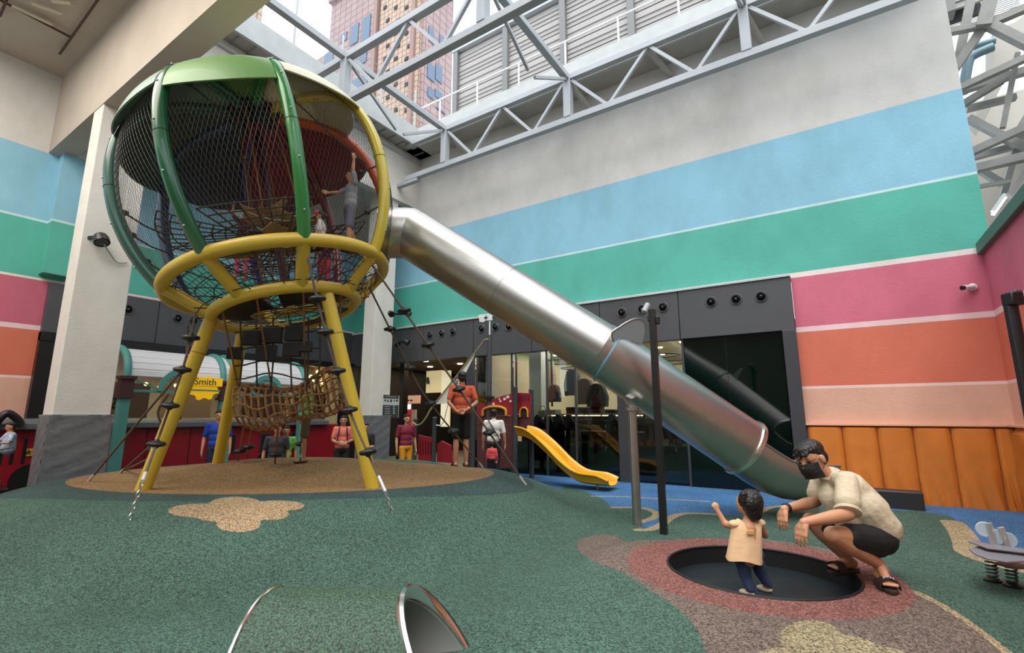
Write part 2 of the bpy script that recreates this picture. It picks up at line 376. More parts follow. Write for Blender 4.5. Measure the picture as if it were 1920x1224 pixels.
fl = bpy.data.objects.new('floor', me); COL.objects.link(fl); fl['kind'] = 'structure'
# paving around (outside the rubber field): shops behind and the unseen side
struct('floor_shops', MB().box((-26, 10.62, -.12), (4, 26, -.02)).box((-26, -4, -.12), (-14.18, 10.62, -.02)).box((-14.3, -6, -.4), (6, -.55, -.05)).box((3.1, -.6, -.4), (12, 10.6, -.05)), mat('grey shop tile', 'a09a90', .3))

# ------------------------------------------------------------------ walls
BACK = [(0, 'e0ae98'), (1.80, 'f2d5cb'), (1.86, 'd9755c'), (2.85, 'f0d0d2'), (2.915, 'd46f86'), (3.88, 'f0e2e0'), (3.945, '5ab7a6'), (5.165, 'c8e6e6'), (5.225, '8fc4da'), (6.71, 'd6d4d0')]
LEFT = [(0, 'e0ae98'), (2.04, 'f2d5cb'), (2.10, 'd9755c'), (2.99, 'f0d0d2'), (3.05, 'c8667c'), (3.95, 'f0e2e0'), (4.0, '5ab7a6'), (5.13, 'c8e6e6'), (5.19, '8fc4da'), (6.6, 'd6d4d0')]
M_back = stripes('striped paint of the long wall', BACK); M_left = stripes('striped paint of the left wall', LEFT)
YB = 10.25
# long wall: solid right of the shops, band above them
struct('wall_back', MB().box((-.50, YB, -.3), (2.26, YB + .45, 3.92)).box((-13.3, YB, 3.92), (2.26, YB + .45, 9.27)), M_back)
struct('wall_right', MB().box((2.16, -1, -.3), (2.55, YB + .02, 3.86)), stripes('striped paint of the right wall', BACK))
struct('trim_1', MB().box((2.08, -1, 3.86), (2.62, YB - .03, 4.04)), mat('dark green coping', '4f7368', .6), bevel=.01)
struct('wall_left', MB().box((-13.3, -4, -.3), (-12.9, 2.9, 8.6)).box((-13.3, 2.9, 3.97), (-12.9, YB + .4, 8.2)), M_left)
struct('wall_left_pilaster', MB().box((-12.9, 2.62, 4.1), (-12.62, 3.05, 8.2)), M_left)
struct('wall_left_upper', MB().box((-10.45, 2.86, 7.6), (-10.2, YB, 9.27)), M_conc)
# black surround of the shop fronts
fas = thing('fascia_back', 'long charcoal panel band above the shop fronts of the striped back wall', 'fascia', (-7, YB, 3.4), kind='structure')
xs = [-.50, -2.55, -4.3, -6.1, -7.9, -9.7, -11.5, -12.9]
for i in range(len(xs) - 1):
    MB().box((xs[i + 1] + .008, YB - .12, 2.90), (xs[i] - .008, YB + .1, 3.90)).build('fascia_panel', M_fascia, fas, sm=False, bevel=.006)
MB().box((-12.9, YB - .15, 3.90), (-.50, YB - .002, 3.935)).build('cap_strip', mat('pale sealant', 'b8bcbc', .5), fas, sm=False)
fl2 = thing('fascia_left', 'charcoal panel band above the openings of the left wall', 'fascia', (-12.9, 6, 3.4), kind='structure')
ys = [2.78, 4.7, 6.6, 8.4, 10.1]
for i in range(4):
    MB().box((-13.0, ys[i] + .008, 2.97), (-12.78, ys[i + 1] - .008, 3.95)).build('fascia_panel', M_fascia, fl2, sm=False, bevel=.006)
MB().box((-13.0, 2.78, 2.80), (-12.72, 10.1, 2.96)).build('lower_lip', M_dark, fl2, sm=False)
# piers between the shop windows
for i, (a, b_) in enumerate([((-.72), (-.50)), (-3.95, -3.72), (-8.1, -7.9)]):
    struct('trim_%d' % (i + 2), MB().box((a, YB - .14, -.1), (b_, YB + .12, 2.90)), M_frame, bevel=.008)
struct('trim_5', MB().box((-13.0, 2.78, -.1), (-12.74, 3.05, 2.97)), M_dark)
struct('trim_6', MB().box((-13.0, 9.9, -.1), (-12.6, YB, 2.97)), M_dark)

# columns with padded feet
M_pad = mat('grey vinyl padding', '6d7074', .5, noise=.06, scale=3, bump=.8, bscale=5)
for i, (x0, x1, y0, y1, top, nm) in enumerate([(-10.45, -10.0, 2.46, 3.19, 8.2, 'beside the striped left wall and the globe'), (-10.75, -10.3, 8.85, 9.52, 8.2, 'behind the foot of the tube slide')]):
    t = thing('column', 'square white column with grey padded foot ' + nm, 'column', ((x0 + x1) / 2, (y0 + y1) / 2, 0), kind='structure')
    MB().box((x0, y0, -.1), (x1, y1, top)).build('shaft', M_col, t, sm=False, bevel=.012)
    mb = MB(); k = 26
    for (ax, ay, bx, by) in ((x1, y0, x1, y1), (x0, y0, x1, y0)):
        rows = []
        nrm = V(1, 0, 0) if ax == bx else V(0, -1, 0)
        for a in range(k + 1):
            row = []
            for c in range(k + 1):
                u = c / k; z = -.05 + 1.42 * a / k
                wob = .006 * sin(z * 46 + 6 * u + 3 * sin(7 * u)) + .005 * sin(z * 25 - 9 * u)
                row.append(V(ax + (bx - ax) * u, ay + (by - ay) * u, z) + nrm * (.035 + wob))
            rows.append(row)
        mb.grid(rows)
    mb.box((x0 - .03, y0 - .033, -.05), (x1 + .033, y1 + .03, 1.37))
    mb.build('foot_padding', M_pad, t)
    MB().box((x0 - .034, y0 - .037, 1.35), (x1 + .037, y1 + .034, 1.375)).build('padding_trim', mat('pale welt', '8d8f92', .6), t, sm=False)
# beam, slab and ceiling over the left end
struct('trim_7', MB().box((-12.9, 2.45, 6.62), (-1.4, 2.83, 8.75)), M_ceil)
struct('ceiling', MB().box((-13.3, -7, 8.32), (-1.4, 2.46, 8.7)), M_ceil)
struct('ceiling_aisle', MB().box((-13.3, 2.83, 8.2), (-10.45, YB, 8.4)), M_conc)
cg = thing('sprinkler_pipework', 'thin dark red sprinkler pipes run under the beige slab ceiling', 'pipes', (-9, 1, 8.3))
zc = 8.24
p1, p2, p3 = atZ(0, 0, zc), atZ(133, 70, zc), atZ(183, 0, zc); p4 = atZ(112, 101, zc); p5 = atZ(12, 0, zc); p0 = atZ(0, 30, zc)
M_pipe = mat('dark red pipe paint', '4a2620', .5)
for a, c in ((p1, p2), (p4, p3 + (p3 - p4) * .4), (p0, p5)): MB().tube([a, c], .02, 8).build('pipe', M_pipe, cg)
for j in range(3):
    a = atZ(22 + 38 * j, 10 - 4 * j, zc); c_ = atZ(98 + 18 * j, 46 - 20 * j, zc)
    t = tag(MB().tube([a, c_], .03, 10).build('batten_light', mat('cream tube fitting', 'd8cdb4', .5)), 'cream tube light batten on the slab ceiling, ' + ('nearest the left wall', 'middle one of the three', 'farthest from the left wall')[j], 'light', 'ceiling battens')

# eaves round the open roof: soffit boards, pale fascia, railing
M_eave = mat('pale eave fascia', 'b0b3b2', .6, noise=.06, scale=4)
ev = thing('eave_back', 'pale metal eave with grey soffit along the top of the striped back wall', 'eave', (-4, 9.7, 9.3), kind='structure')
MB().box((-10.2, 9.62, 9.27), (2.3, 11.2, 9.33)).build('soffit', M_soff, ev, sm=False)
MB().box((-9.9, 9.55, 9.22), (2.3, 9.62, 9.80)).build('eave_fascia', M_eave, ev, sm=False, bevel=.006)
ev2 = thing('eave_left', 'pale metal eave with ribbed grey soffit along the upper left wall', 'eave', (-10, 6, 9.3), kind='structure')
MB().box((-11.2, 2.8, 9.27), (-9.72, 10.3, 9.33)).build('soffit', M_soff, ev2, sm=False)
MB().box((-9.74, 2.5, 9.22), (-9.66, 9.6, 9.80)).build('eave_fascia', M_eave, ev2, sm=False, bevel=.006)
mb = MB()
for i in range(20): mb.box((-10.18, 2.9 + i * .37, 9.235), (-9.76, 2.925 + i * .37, 9.268))
mb.build('soffit_ribs', mat('soffit rib', '8d8f8f', .6), ev2, sm=False)
MB().box((-10.2, 2.86, 9.05), (-10.12, YB, 9.13)).build('cornice', M_eave, ev2, sm=False)
M_white = mat('white rail paint', 'dfe3e4', .4)
rail = thing('roof_railing', 'slim white pipe railing standing on the eave of the back wall', 'railing', (-3, 10.0, 9.8))
MB().tube([(-10.0, 10.0, 10.85), (2.3, 10.0, 10.85)], .025, 8).build('top_rail', M_white, rail)
for i in range(9): MB().tube([(-9.2 + i * 1.42, 10.0, 9.33), (-9.2 + i * 1.42, 10.0, 10.85)], .025, 8).build('post', M_white, rail)
rail2 = thing('roof_railing', 'railing with thin horizontal wires on the eave of the upper left wall', 'railing', (-10.2, 6, 9.8))
for i in range(6): MB().tube([(-10.0, 3.0 + i * 1.35, 9.33), (-10.0, 3.0 + i * 1.35, 11.3)], .03, 8).build('post', M_steel, rail2)
mb = MB()
for i in range(8): mb.tube([(-10.0, 2.4, 9.95 + i * .18), (-10.0, 9.8, 9.95 + i * .18)], .006, 5)
mb.build('wires', M_steel, rail2)
# louvred plant screen beyond the roof edge
lv = thing('louvre_screen', 'tall grey louvred plant screen with posts on the roof behind the back wall', 'louvre screen', (-4, 12, 9.3))
M_lv = mat('grey louvre blade', '9b9794', .5, noise=.04, scale=5); M_lv2 = mat('louvre post grey', '6f706f', .5)
mb = MB(); k = 0
z = 9.4
while z < 14.2:
    mb.box((-10.3, 12.0, z), (3.2, 12.06, z + .50)); mb.box((-10.3, 11.97, z + .13), (3.2, 12.0, z + .15)); mb.box((-10.3, 11.97, z + .29), (3.2, 12.0, z + .31)); z += .54
mb.build('blades', M_lv, lv, sm=False)
MB().box((-10.3, 12.25, 9.3), (3.2, 12.35, 14.3)).build('back_panel', mat('shadow gap liner', '3b3b3d', .8), lv, sm=False)
for i in range(7):
    x = -10.35 + i * 2.15; MB().box((x, 11.86, 9.3), (x + .2, 12.2, 14.35)).build('post', M_lv2, lv, sm=False)
MB().box((-10.4, 11.84, 14.28), (3.2, 12.3, 14.42)).build('top_cap', M_steel, lv, sm=False)

# ------------------------------------------------------------------ roof trusses (hollow steel sections)
def truss(label, Yp, nodes, zt, zb, x_from, x_to, knee=True):
    t = thing('roof_truss', label, 'truss', ((x_from + x_to) / 2, Yp, zb))
    MB().box((x_from, Yp - .075, zt - .075), (x_to, Yp + .075, zt + .075)).build('top_chord', M_steel, t, sm=False, bevel=.008)
    MB().box((x_from, Yp - .075, zb - .075), (x_to, Yp + .075, zb + .075)).build('bottom_chord', M_steel, t, sm=False, bevel=.008)
    for x in nodes:
        MB().box((x - .09, Yp - .09, zb + .07), (x + .09, Yp + .09, zt - .07)).build('post', M_steel, t, sm=False, bevel=.008)
    for i in range(len(nodes) - 1):
        a, c = nodes[i], nodes[i + 1]; q = (c - a)
        for (xa, za, xb, zb2) in ((a + .1, zt - .08, a + q * .25, zb + .06), (a + q * .27, zb + .06, a + q * .5, zt - .06), (a + q * .52, zt - .06, a + q * .74, zb + .06), (a + q * .76, zb + .06, c - .1, zt - .08)):
            MB().bar((xa, Yp, za), (xb, Yp, zb2), .07, .07, up=(0, 1, 0)).build('brace', M_steel, t, sm=False)
    return t
P = 3.82
N1 = [-8.42 + P * i for i in range(-1, 4)]
truss('white steel roof truss closest to the striped back wall', 9.4, N1[1:], 9.25, 8.15, -9.9, 2.9)
truss('white steel roof truss crossing the open roof above the globe and slide', 6.05, N1[1:], 9.25, 8.15, -10.0, 2.9)
for i, x in enumerate(N1[1:]):
    t = thing('roof_purlin', 'steel beam linking the two roof trusses, ' + ('the one just right of the globe', 'the one over the middle of the slide', 'the one over the lower end of the slide', 'the one nearest the right wall')[i], 'beam', (x, 7, 9.25), group='beams between the trusses')
    MB().box((x - .075, 2.85, 9.18), (x + .075, 9.33, 9.32)).build('top_member', M_steel, t, sm=False, bevel=.008)
    MB().bar((x, 6.13, 9.2), (x, 7.6, 8.3), .06, .06, up=(1, 0, 0)).build('brace', M_steel, t, sm=False)
    MB().bar((x, 9.32, 9.2), (x, 7.85, 8.3), .06, .06, up=(1, 0, 0)).build('brace', M_steel, t, sm=False)
mb_ = None
for i in range(7):
    x = -8.42 + 1.91 * i
    if x > 2.3: break
    tag(MB().tube([(x, 9.46, 9.2), (x + .28, 10.2, 8.95 if i % 2 else 8.7)], .07, 10).build('knee_brace', M_soff), 'round grey knee brace from truss to back wall, number %s counted from the globe' % ('one two three four five six seven'.split()[i]), 'brace', 'knee braces')
tag(MB().box((-10.2, 9.33, 7.98), (-9.4, 9.47, 8.07)).build('bearing_bracket', M_steel, sm=False), 'small steel ledge bracket carrying the truss end beside the upper left wall', 'bracket')
# ------------------------------------------------------------------ climbing globe
def F_at(p): return float((p - CAM) @ FV)
TL, TB = .25, .008
gn = unit(ZV - RV * tan(TL) + FV * tan(TB)); ge1 = unit(RV - gn * (RV @ gn)); ge2 = np.cross(gn, ge1)
GC = rf(-3.152, 6.5, 3.162)
PH = 3.742
GA, GB, GH = 1.739, 2.044, 1.266
def gp(R, a, z): return GC + (ge1 * cos(a) + ge2 * sin(a)) * R + gn * z
def prof(th, off=0.0): return (GA + off) * cos(th), GH + (GB + off) * (sin(th) - .33 * max(0, sin(th)) ** 3)
TH0 = math.asin(-GH / GB)
def gs(a, th, off=0.0): r, z = prof(th, off); return gp(r, a, z)
def va(i): return PH + i * pi / 4
globe = thing('climbing_globe', 'giant tilted globe climbing frame with green and yellow ribs standing on yellow legs', 'climbing frame', GC - ZV * (GC[2] - .5))
M_rope = mat('dark brown rope', '3d332c', .8); M_guy = mat('guy rope', '5f5040', .8, noise=.2, scale=80); M_rope2 = mat('tan rope', '8a6238', .8, noise=.15, scale=60); M_blk = mat('black rubber', '161617', .5); M_net = mat('dark wire mesh', '524d49', .45, .3)
def arc(R, z, n=96): return [gp(R, 2 * pi * k / n, z) for k in range(n)]
MB().tube(arc(1.36, 0), .083, 16, closed=True).build('upper_ring', M_yel, globe)
MB().tube(arc(.894, -.403), .075, 16, closed=True).build('lower_ring', M_yel, globe)
for i in range(8):
    MB().tube([gp(1.34, va(i), -.02), gp(.90, va(i), -.39)], .076, 14).build('strut', M_yel, globe)
RC = ['2f5a4c', '1b5a36', '2f7f3c', 'c9b53a', 'c65a2c', '7a3030', '3a3a78', '27405f']
for i in range(8):
    m = mat('rib paint %d' % i, RC[i], .28, coat=.35)
    top = radians(80)
    path = [gs(va(i), TH0 + (top - TH0) * t / 36) for t in range(37)]
    rb = MB().tube(path, .076, 14).build('rib', m, globe)
    for t in (12, 22):
        d = unit(path[t + 1] - path[t - 1]); MB().lathe([(.075, -.005), (.0795, -.005), (.0795, .005), (.075, .005)], path[t], d, 16).build('joint_band', mat('rib band %d' % i, tuple(v * .35 for v in lin(RC[i])), .4), rb)
    if i < 4:
        for t in range(3, 35, 5):
            o = unit(gs(va(i), TH0 + (top - TH0) * t / 36, .1) - path[t]); MB().ell(path[t] + o * .075, (.014, .014, .014), n=8, m=6).build('bolt', mat('bolt steel', 'a8a8a4', .4, .7), rb)
MB().tube([gp(.32, 2 * pi * k / 32, prof(radians(79.5))[1] - .02) for k in range(32)], .05, 10, closed=True).build('hub_ring', M_blk, globe)
MB().lathe([(.02, .06), (.33, .0), (.33, -.03), (.1, -.12), (.02, -.12)], gp(0, 0, prof(radians(80))[1]), gn, 32).build('hub_cap', M_blk, globe)
# roof shell panels between the ribs
def gore(i, t0, t1, off, color, name, thick=.018, m=14, n=10, cut=0.0, lab=None, a0=.05, a1=.95):
    rows = []
    for s in range(m + 1):
        row = []
        for q in range(n + 1):
            u = a0 + (a1 - a0) * q / n
            lo = t0 + cut * sin(pi * u)
            th = lo + (t1 - lo) * s / m; row.append(gs(va(i) + u * pi / 4, th, off))
        rows.append(row)
    return MB().grid(rows, thick).build(name, mat('panel ' + color, color, .45, noise=.05, scale=3, coat=.1), globe, label=lab)
CAP = ['6e8a7c', '648f4f', 'd6d2b0', 'd6d2b0', '7c222c', '802434', '2c3742', '3c4a3f']
for i in range(8): gore(i, radians({0: 22, 1: 18, 2: 25, 3: 42}.get(i, 60)), radians(80), .045 if i < 4 else .0, CAP[i], 'roof_panel', cut=radians(-3))
for i, t0, c in ((7, 19, '3c4a3f'), (6, 21, '2c3742'), (5, 20, '802434'), (4, 22, '7c222c')):
    if i == 3: gore(i, radians(2), radians(55), -.03, c, 'side_panel', a0=.60, cut=-radians(3))
    else: gore(i, radians(t0), radians(64), .0, c, 'side_panel', cut=radians(-2))
# rope mesh in every bay
for i in range(8):
    mb = MB(); t0, t1 = TH0 + .03, radians(60)
    K = 26; TW = .5
    if i in (4, 5, 6, 7): t1 = radians(24)
    for sgn in (1, -1):
        for k in range(-K * 2, K * 3):
            pts = []
            for s in range(0, 45):
                th = t0 + (t1 - t0) * s / 44; u = k / K + sgn * (th - t0) * TW
                if 0.04 <= u <= .96: pts.append(gs(va(i) + u * pi / 4, th, -.035 + .002 * sgn))
            if len(pts) > 2: mb.tube(pts, .0016, 3, cap=False)
    mb.build('mesh_infill', M_net, globe)
# mast, floor web and climbing levels
mast = MB().tube([gp(.03, 0, -.2), gp(.0, 0, 1.5), gp(.0, 0, 3.2)], .055, 10).build('mast', mat('maroon mast', '4a1f24', .5), globe)
def web(R, z, rings, spokes, r, sag, m, name, a0=0, a1=2 * pi, jitter=0.0):
    mb = MB(); rnd = random.Random(int(z * 100) + 5)
    def pt(rr, a): return gp(rr, a, z - sag * (1 - (rr / R) ** 2) + jitter * sin(5 * a + 9 * rr))
    for k in range(spokes):
        a = a0 + (a1 - a0) * k / spokes; mb.tube([pt(R * s / 8, a) for s in range(1, 9)], r, 5)
    for q in range(1, rings + 1):
        rr = R * q / (rings + .3); n = 40; mb.tube([pt(rr, a0 + (a1 - a0) * k / n) for k in range(n + 1)], r * .85, 5)
    return mb.build(name, m, globe)
web(1.3, -.03, 6, 18, .008, .10, M_rope, 'floor_net', jitter=.02)
def sqnet(a0, a1, z0, r0, z1, r1, nu, nv, r, m, name, sag=.05):
    mb = MB(); P = lambda u, v: gp(r0 + (r1 - r0) * v, a0 + (a1 - a0) * u, z0 + (z1 - z0) * v - sag * sin(pi * v) - .06 * sin(pi * u) * v)
    for i in range(nu + 1): mb.tube([P(i / nu, v / 8) for v in range(9)], r, 5)
    for j in range(nv + 1): mb.tube([P(u / 12, j / nv) for u in range(13)], r, 5)
    return mb.build(name, m, globe)
for k, (a, z0) in enumerate([(3.0, .75), (1.7, .6), (.6, .85), (4.5, .45)]):
    sqnet(a, a + .95, z0, .15, z0 + .12, 1.35, 8, 8, .010, M_rope, 'climbing_net')
web(1.1, -.36, 5, 16, .007, .03, M_blk, 'lower_net')
sqnet(PH + .1, PH + pi / 4 * 8 - .1, -.36, .88, -.05, 1.28, 96, 5, .004, M_rope, 'basket_net', sag=0)
# hammock seats, tan belts
M_belt = mat('tan belting', 'a08252', .7, noise=.12, scale=20)
for a, z0, R0, w_, l_ in ((4.45, .26, .60, .46, 1.15), (5.3, .50, .6, .36, .9), (5.6, .52, .7, .25, .7), (1.6, .6, .5, .3, .8), (4.9, .85, .35, .22, .6)):
    c = gp(R0, a, z0); t = ge2 * cos(a) - ge1 * sin(a); q = ge1 * cos(a) + ge2 * sin(a); rows = []
    for i in range(9):
        u = i / 8 * 2 - 1; rows.append([c + t * u * l_ / 2 + q * v * w_ / 2 * (1 - .35 * abs(u)) + gn * (.16 * u * u + .03 * v * v) for v in (-1, -.5, 0, .5, 1)])
    MB().grid(rows, .012).build('hammock_seat', M_belt, globe)
for k, (a0, z0, a1, z1) in enumerate([(va(0), .35, va(7), .55), (va(0), .7, va(7), .95), (va(0), 1.0, va(7), 1.25), (va(0), .1, va(7), .12), (va(1), 1.9, va(7), 1.7), (va(1), 2.3, va(5), 2.2), (va(2), 1.8, va(4), 2.0), (va(3), .62, va(3) + pi * .8, .75), (va(3), 1.2, va(3) + pi, 1.0)]):
    Ra = lambda z: GA * sqrt(max(.05, 1 - ((z - GH) / GB) ** 2)) - .05
    a_, b_ = gp(Ra(z0), a0, z0), gp(Ra(z1), a1, z1)
    rp_ = MB().tube([a_, (a_ + b_) / 2 - ZV * .03, b_], .011, 6).build('cross_rope', M_rope, globe)
    MB().ell(a_ + (b_ - a_) * .08, (.045, .045, .035)).build('clamp', M_blk, rp_)
for k in range(6):
    a = va(k * 1.3); R0 = .25 + .1 * (k % 4); 
    MB().tube([gp(R0, a, -.3), gp(R0 * 1.1, a + .1, 1.0), gp(R0 * .8, a, 2.6)], .012, 6).build('climbing_rope', M_rope2, globe)
for a, z, R_ in ((va(7) + .2, .62, 1.2), (va(1) + .3, .38, .8), (va(6), .9, .9)):
    MB().ell(gp(R_, a, z), (.11, .11, .05)).build('foot_disc', M_blk, globe)
# black deck under the lower ring with cut-outs
poly = []
n = 40
dk = MB()
for (a0, a1) in ((PH - .1, PH + 1.0), (PH + 1.25, PH + 2.5), (PH + 3.2, PH + 4.5)):
    out_ = [gp(.86, a0 + (a1 - a0) * k / 10, -.41) for k in range(11)]; inn = [gp(.42 + .1 * sin(pi * k / 10), a1 + (a0 - a1) * k / 10, -.47) for k in range(11)]
    dk.extr(out_ + inn, -gn * .03)
dk.build('deck', M_blk, globe, sm=False)
# legs
for (tx, ty, Ft), (bx, by) in (((399, 592, 6.05), (268, 918)), ((612, 548, 6.05), (698, 914)), ((457, 612, 7.15), (409, 868))):
    a = atF(tx, ty, Ft); b_ = hit(bx, by)
    if F_at(b_) > 8.15: b_ = atF(bx, by, 8.15); b_[2] = gz(b_[0], b_[1])
    d_ = unit(b_ - a)
    lg = MB().tube([a, b_ + d_ * .03], .083, 16).build('leg', M_yel, globe)
    q = a + (b_ - a) * .22; MB().lathe([(.083, -.004), (.086, -.004), (.086, .004), (.083, .004)], q, d_, 16).build('joint', mat('joint gap', '6a5a20', .5), lg)
# guy ropes with black step discs
M_chain = mat('chain steel', 'b8bab8', .3, .9)
def guy(pts, Fs, label, discs=(), chain=None, r=.014):
    P = []
    for (x, y), F in zip(pts, Fs): P.append(atF(x, y, F))
    t = thing('guy_rope', label, 'rope', P[-1], group='guy ropes of the globe')
    MB().tube(smooth_loop(P, 4, False), r, 7).build('rope', M_guy, t)
    for x, y in discs:
        # nearest point of the rope seen from the design view
        best = None
        for i in range(len(P) - 1):
            for k in range(21):
                q = P[i] + (P[i + 1] - P[i]) * k / 20; v = q - CAM; dd = float(v @ FV) * cos(PITCH) + v[2] * sin(PITCH)
                sx = 960 + FPX * float(v @ RV) / dd; sy = 612 - FPX * (-float(v @ FV) * sin(PITCH) + v[2] * cos(PITCH)) / dd
                e = hypot(sx - x, sy - y)
                if best is None or e < best[0]: best = (e, q, unit(P[i + 1] - P[i]))
        MB().lathe([(.02, -.05), (.03, -.035), (.085, -.02), (.095, 0), (.085, .02), (.03, .035), (.02, .05)], best[1], unit(best[2] * .5 + V(0, 0, -1)), 18).build('step_disc', M_blk, t)
    if chain:
        a = P[-1]; b_ = hit(*chain); L_ = np.linalg.norm(b_ - a); k = max(3, int(L_ / .045)); d_ = unit(b_ - a); mb = MB()
        s = unit(np.cross(d_, ZV)); s2 = np.cross(d_, s)
        for i in range(k):
            c = a + d_ * (i + .5) * L_ / k; o = s if i % 2 else s2
            mb.tube([c + d_ * .03 * cos(q * pi / 4) + o * .014 * sin(q * pi / 4) for q in range(8)], .0055, 5, closed=True)
        mb.build('chain', M_chain, t)
    e = unit(P[-1] - P[-2]); MB().tube([P[-1] - e * .16, P[-1] + e * .02], r * 1.25, 10).build('ferrule', mat('pale ferrule', 'd8d8d2', .35, .3), t)
    return t
gF = lambda x, y: min(F_at(hit(x, y)), 8.2 if x < 600 else 9.2)
ge_ = gF(985, 908)
guy([(697, 495), (985, 908)], [6.3, ge_], 'long guy rope stretching from the ring out to the right edge of the mound', [(735, 585), (787, 666), (838, 745), (902, 822)])
guy([(692, 538), (768, 690), (807, 756), (905, 876)], [6.9, 7.6, 7.9, gF(905, 876)], 'guy rope passing in front of the column and the man in orange', [(731, 621), (767, 690), (807, 754), (850, 812)])
guy([(577, 483), (610, 622), (655, 768), (721, 918)], [5.2, 5.4, 5.6, gF(736, 962) + .05], 'guy rope with discs running down the front right yellow leg to a chain', [(592, 560), (610, 622), (633, 692), (655, 768), (687, 850)], chain=(737, 962))
guy([(366, 585), (358, 633), (342, 693), (319, 760), (293, 832), (268, 900)], [5.6, 5.6, 5.6, 5.6, 5.6, gF(242, 975) + .06], 'guy rope with discs running down the front left yellow leg to a chain', [(358, 633), (342, 693), (319, 760), (293, 832)], chain=(242, 975))
guy([(342, 693), (166, 902)], [5.9, gF(166, 902)], 'long guy rope slanting to the left end of the tan patch', [])
guy([(352, 610), (331, 775), (225, 887)], [6.1, 6.3, gF(225, 887)], 'slack guy rope bending behind the front left yellow leg', [(319, 770)])
mbx = guy([(316, 738), (296, 772), (306, 810), (290, 850), (262, 868), (235, 880)], [6.2, 6.3, 6.4, 6.5, 6.6, gF(235, 880)], 'looped slack rope hanging behind the front left yellow leg', [(285, 838)])
# hanging net tube under the globe and its step boxes
tn = thing('net_tunnel', 'brown rope net tube hanging level under the globe', 'climbing net', atF(540, 760, 6.9))
mb = MB(); A0, A1 = atF(452, 762, 6.7), atF(642, 722, 6.9); ax = unit(A1 - A0); u_ = unit(np.cross(ax, ZV)); v_ = np.cross(u_, ax)
rr_ = lambda s: .27 + .05 * sin(9 * s)
N = 17
pt = lambda s, a: A0 + (A1 - A0) * s + (u_ * cos(a) + v_ * sin(a)) * rr_(s) - ZV * .12 * sin(pi * s)
for i in range(N): mb.tube([pt(i / (N - 1), 2 * pi * k / 14) for k in range(14)], .014, 6, closed=True)
for k in range(12): mb.tube([pt(s / 20, 2 * pi * k / 12 + .12 * sin(s)) for s in range(21)], .013, 6)
for i in range(0, N, 2):
    for k in range(0, 12, 1): mb.ell(pt(i / (N - 1), 2 * pi * k / 12 + .12 * sin(i * 20 / (N - 1))), (.024, .024, .024), n=6, m=5)
mb.build('net', M_rope2, tn)
for s in (0, .33, .66, 1):
    a = pt(s, pi / 2); b_ = gp(.8 * cos(s * 6), 3.4 + s * 2.6, -.42); b_ = gp(.85, va(0) + .35 + s * 1.9, -.42)
    MB().tube([a, b_], .012, 6).build('hanger', M_rope2, tn)
for (x, y) in ((447, 862), (515, 872), (563, 850), (465, 850)):
    g = hit(x, min(y, 868)); g = atF(x, y, min(F_at(g), 8.0)); a = pt((x - 452) / 190 if x > 452 else 0, -pi / 2)
    rp_ = MB().tube([a, g], .013, 6).build('tether', M_rope2, tn)
    MB().lathe([(.02, -.04), (.08, -.02), (.09, 0), (.08, .02), (.02, .04)], a + (g - a) * .7, ZV, 14).build('step_disc', M_blk, rp_)
lad = thing('rope_ladder', 'dark rope net ladder with black square steps hanging from the lower ring', 'rope ladder', atF(520, 640, 6.3))
mb = MB()
for x in (450, 480, 512, 545, 578, 600): mb.tube([atF(x, 592 + (x % 7), 6.4), atF(x - 6 + (x % 11), 680, 6.5), atF(x - 10 + (x % 13), 735, 6.6)], .012, 6)
for y in (617, 648, 680, 705): mb.tube([atF(440 + 3 * k * 6, y + 6 * sin(k * .9 + y), 6.45) for k in range(10)], .011, 6)
mb.build('ropes', M_rope, lad)
for x, y, s in ((473, 633, 17), (511, 628, 18), (552, 625, 17), (500, 662, 18), (548, 655, 16), (440, 662, 13), (573, 650, 12)):
    c = atF(x, y, 6.42); h = s * 6.6 / 916; MB().obox(c, RV * h, FV * .04, ZV * h * .85).build('step_block', M_blk, lad, bevel=.015)

# ------------------------------------------------------------------ stainless tube slide
SR = .385
sl = thing('tube_slide', 'long stainless steel tube slide running from the globe down to the right', 'slide', (-2.6, 6.4, 0))
Q0, Q1 = atF(712, 437, 7.08), atF(768, 437, 7.15)
Q2 = atY(1143, 668, 6.3); Q3 = atY(1395, 838, 7.40)
d12 = unit(Q2 - Q1)
MB().pipe([Q0, Q0 + (Q1 - Q0) * .95], SR, SR - .012, 40).build('inlet_section', M_ss, sl)
el = smooth_loop([Q0 + (Q1 - Q0) * .9, Q1, Q1 + d12 * .12], 6, False)
MB().pipe([Q1 - unit(Q1 - Q0) * .06, Q1, Q1 + d12 * .06], SR + .002, SR - .012, 40).build('elbow', M_ss, sl)
SRB = SR + .012
MB().pipe([Q1 + d12 * .05, Q1 + (Q2 - Q1) * .5], SR, SR - .012, 48).build('upper_section', M_ss, sl)
MB().pipe([Q1 + (Q2 - Q1) * .5, Q2 + d12 * .01], SR + .001, SR - .012, 48).build('middle_section', M_ss, sl)
MB().lathe([(SR, -.004), (SR + .004, -.004), (SR + .004, .004), (SR, .004)], Q1 + (Q2 - Q1) * .5, d12, 48).build('seam', mat('weld seam', '8f9492', .4, .9), sl)
d23 = unit(Q3 - Q2)
MB().pipe([Q2 - d23 * .2, Q3], SR, SR - .012, 48).build('lower_section', M_ss, sl)
MB().lathe([(SR + .0, -.016), (SR + .012, -.014), (SR + .015, 0), (SR + .012, .014), (SR + .0, .016)], Q2, d12, 48).build('flange', mat('blue grey gasket', '6f98ae', .5), sl)
def on_plane(px, py, P0, n): d = ray(px, py); return CAM + d * (((P0 - CAM) @ n) / (d @ n))
PN = unit(d12 * .7 + unit(CAM - Q2) * .7); PQ = Q2 + ZV * (SR * .55) + unit(CAM - Q2) * .42
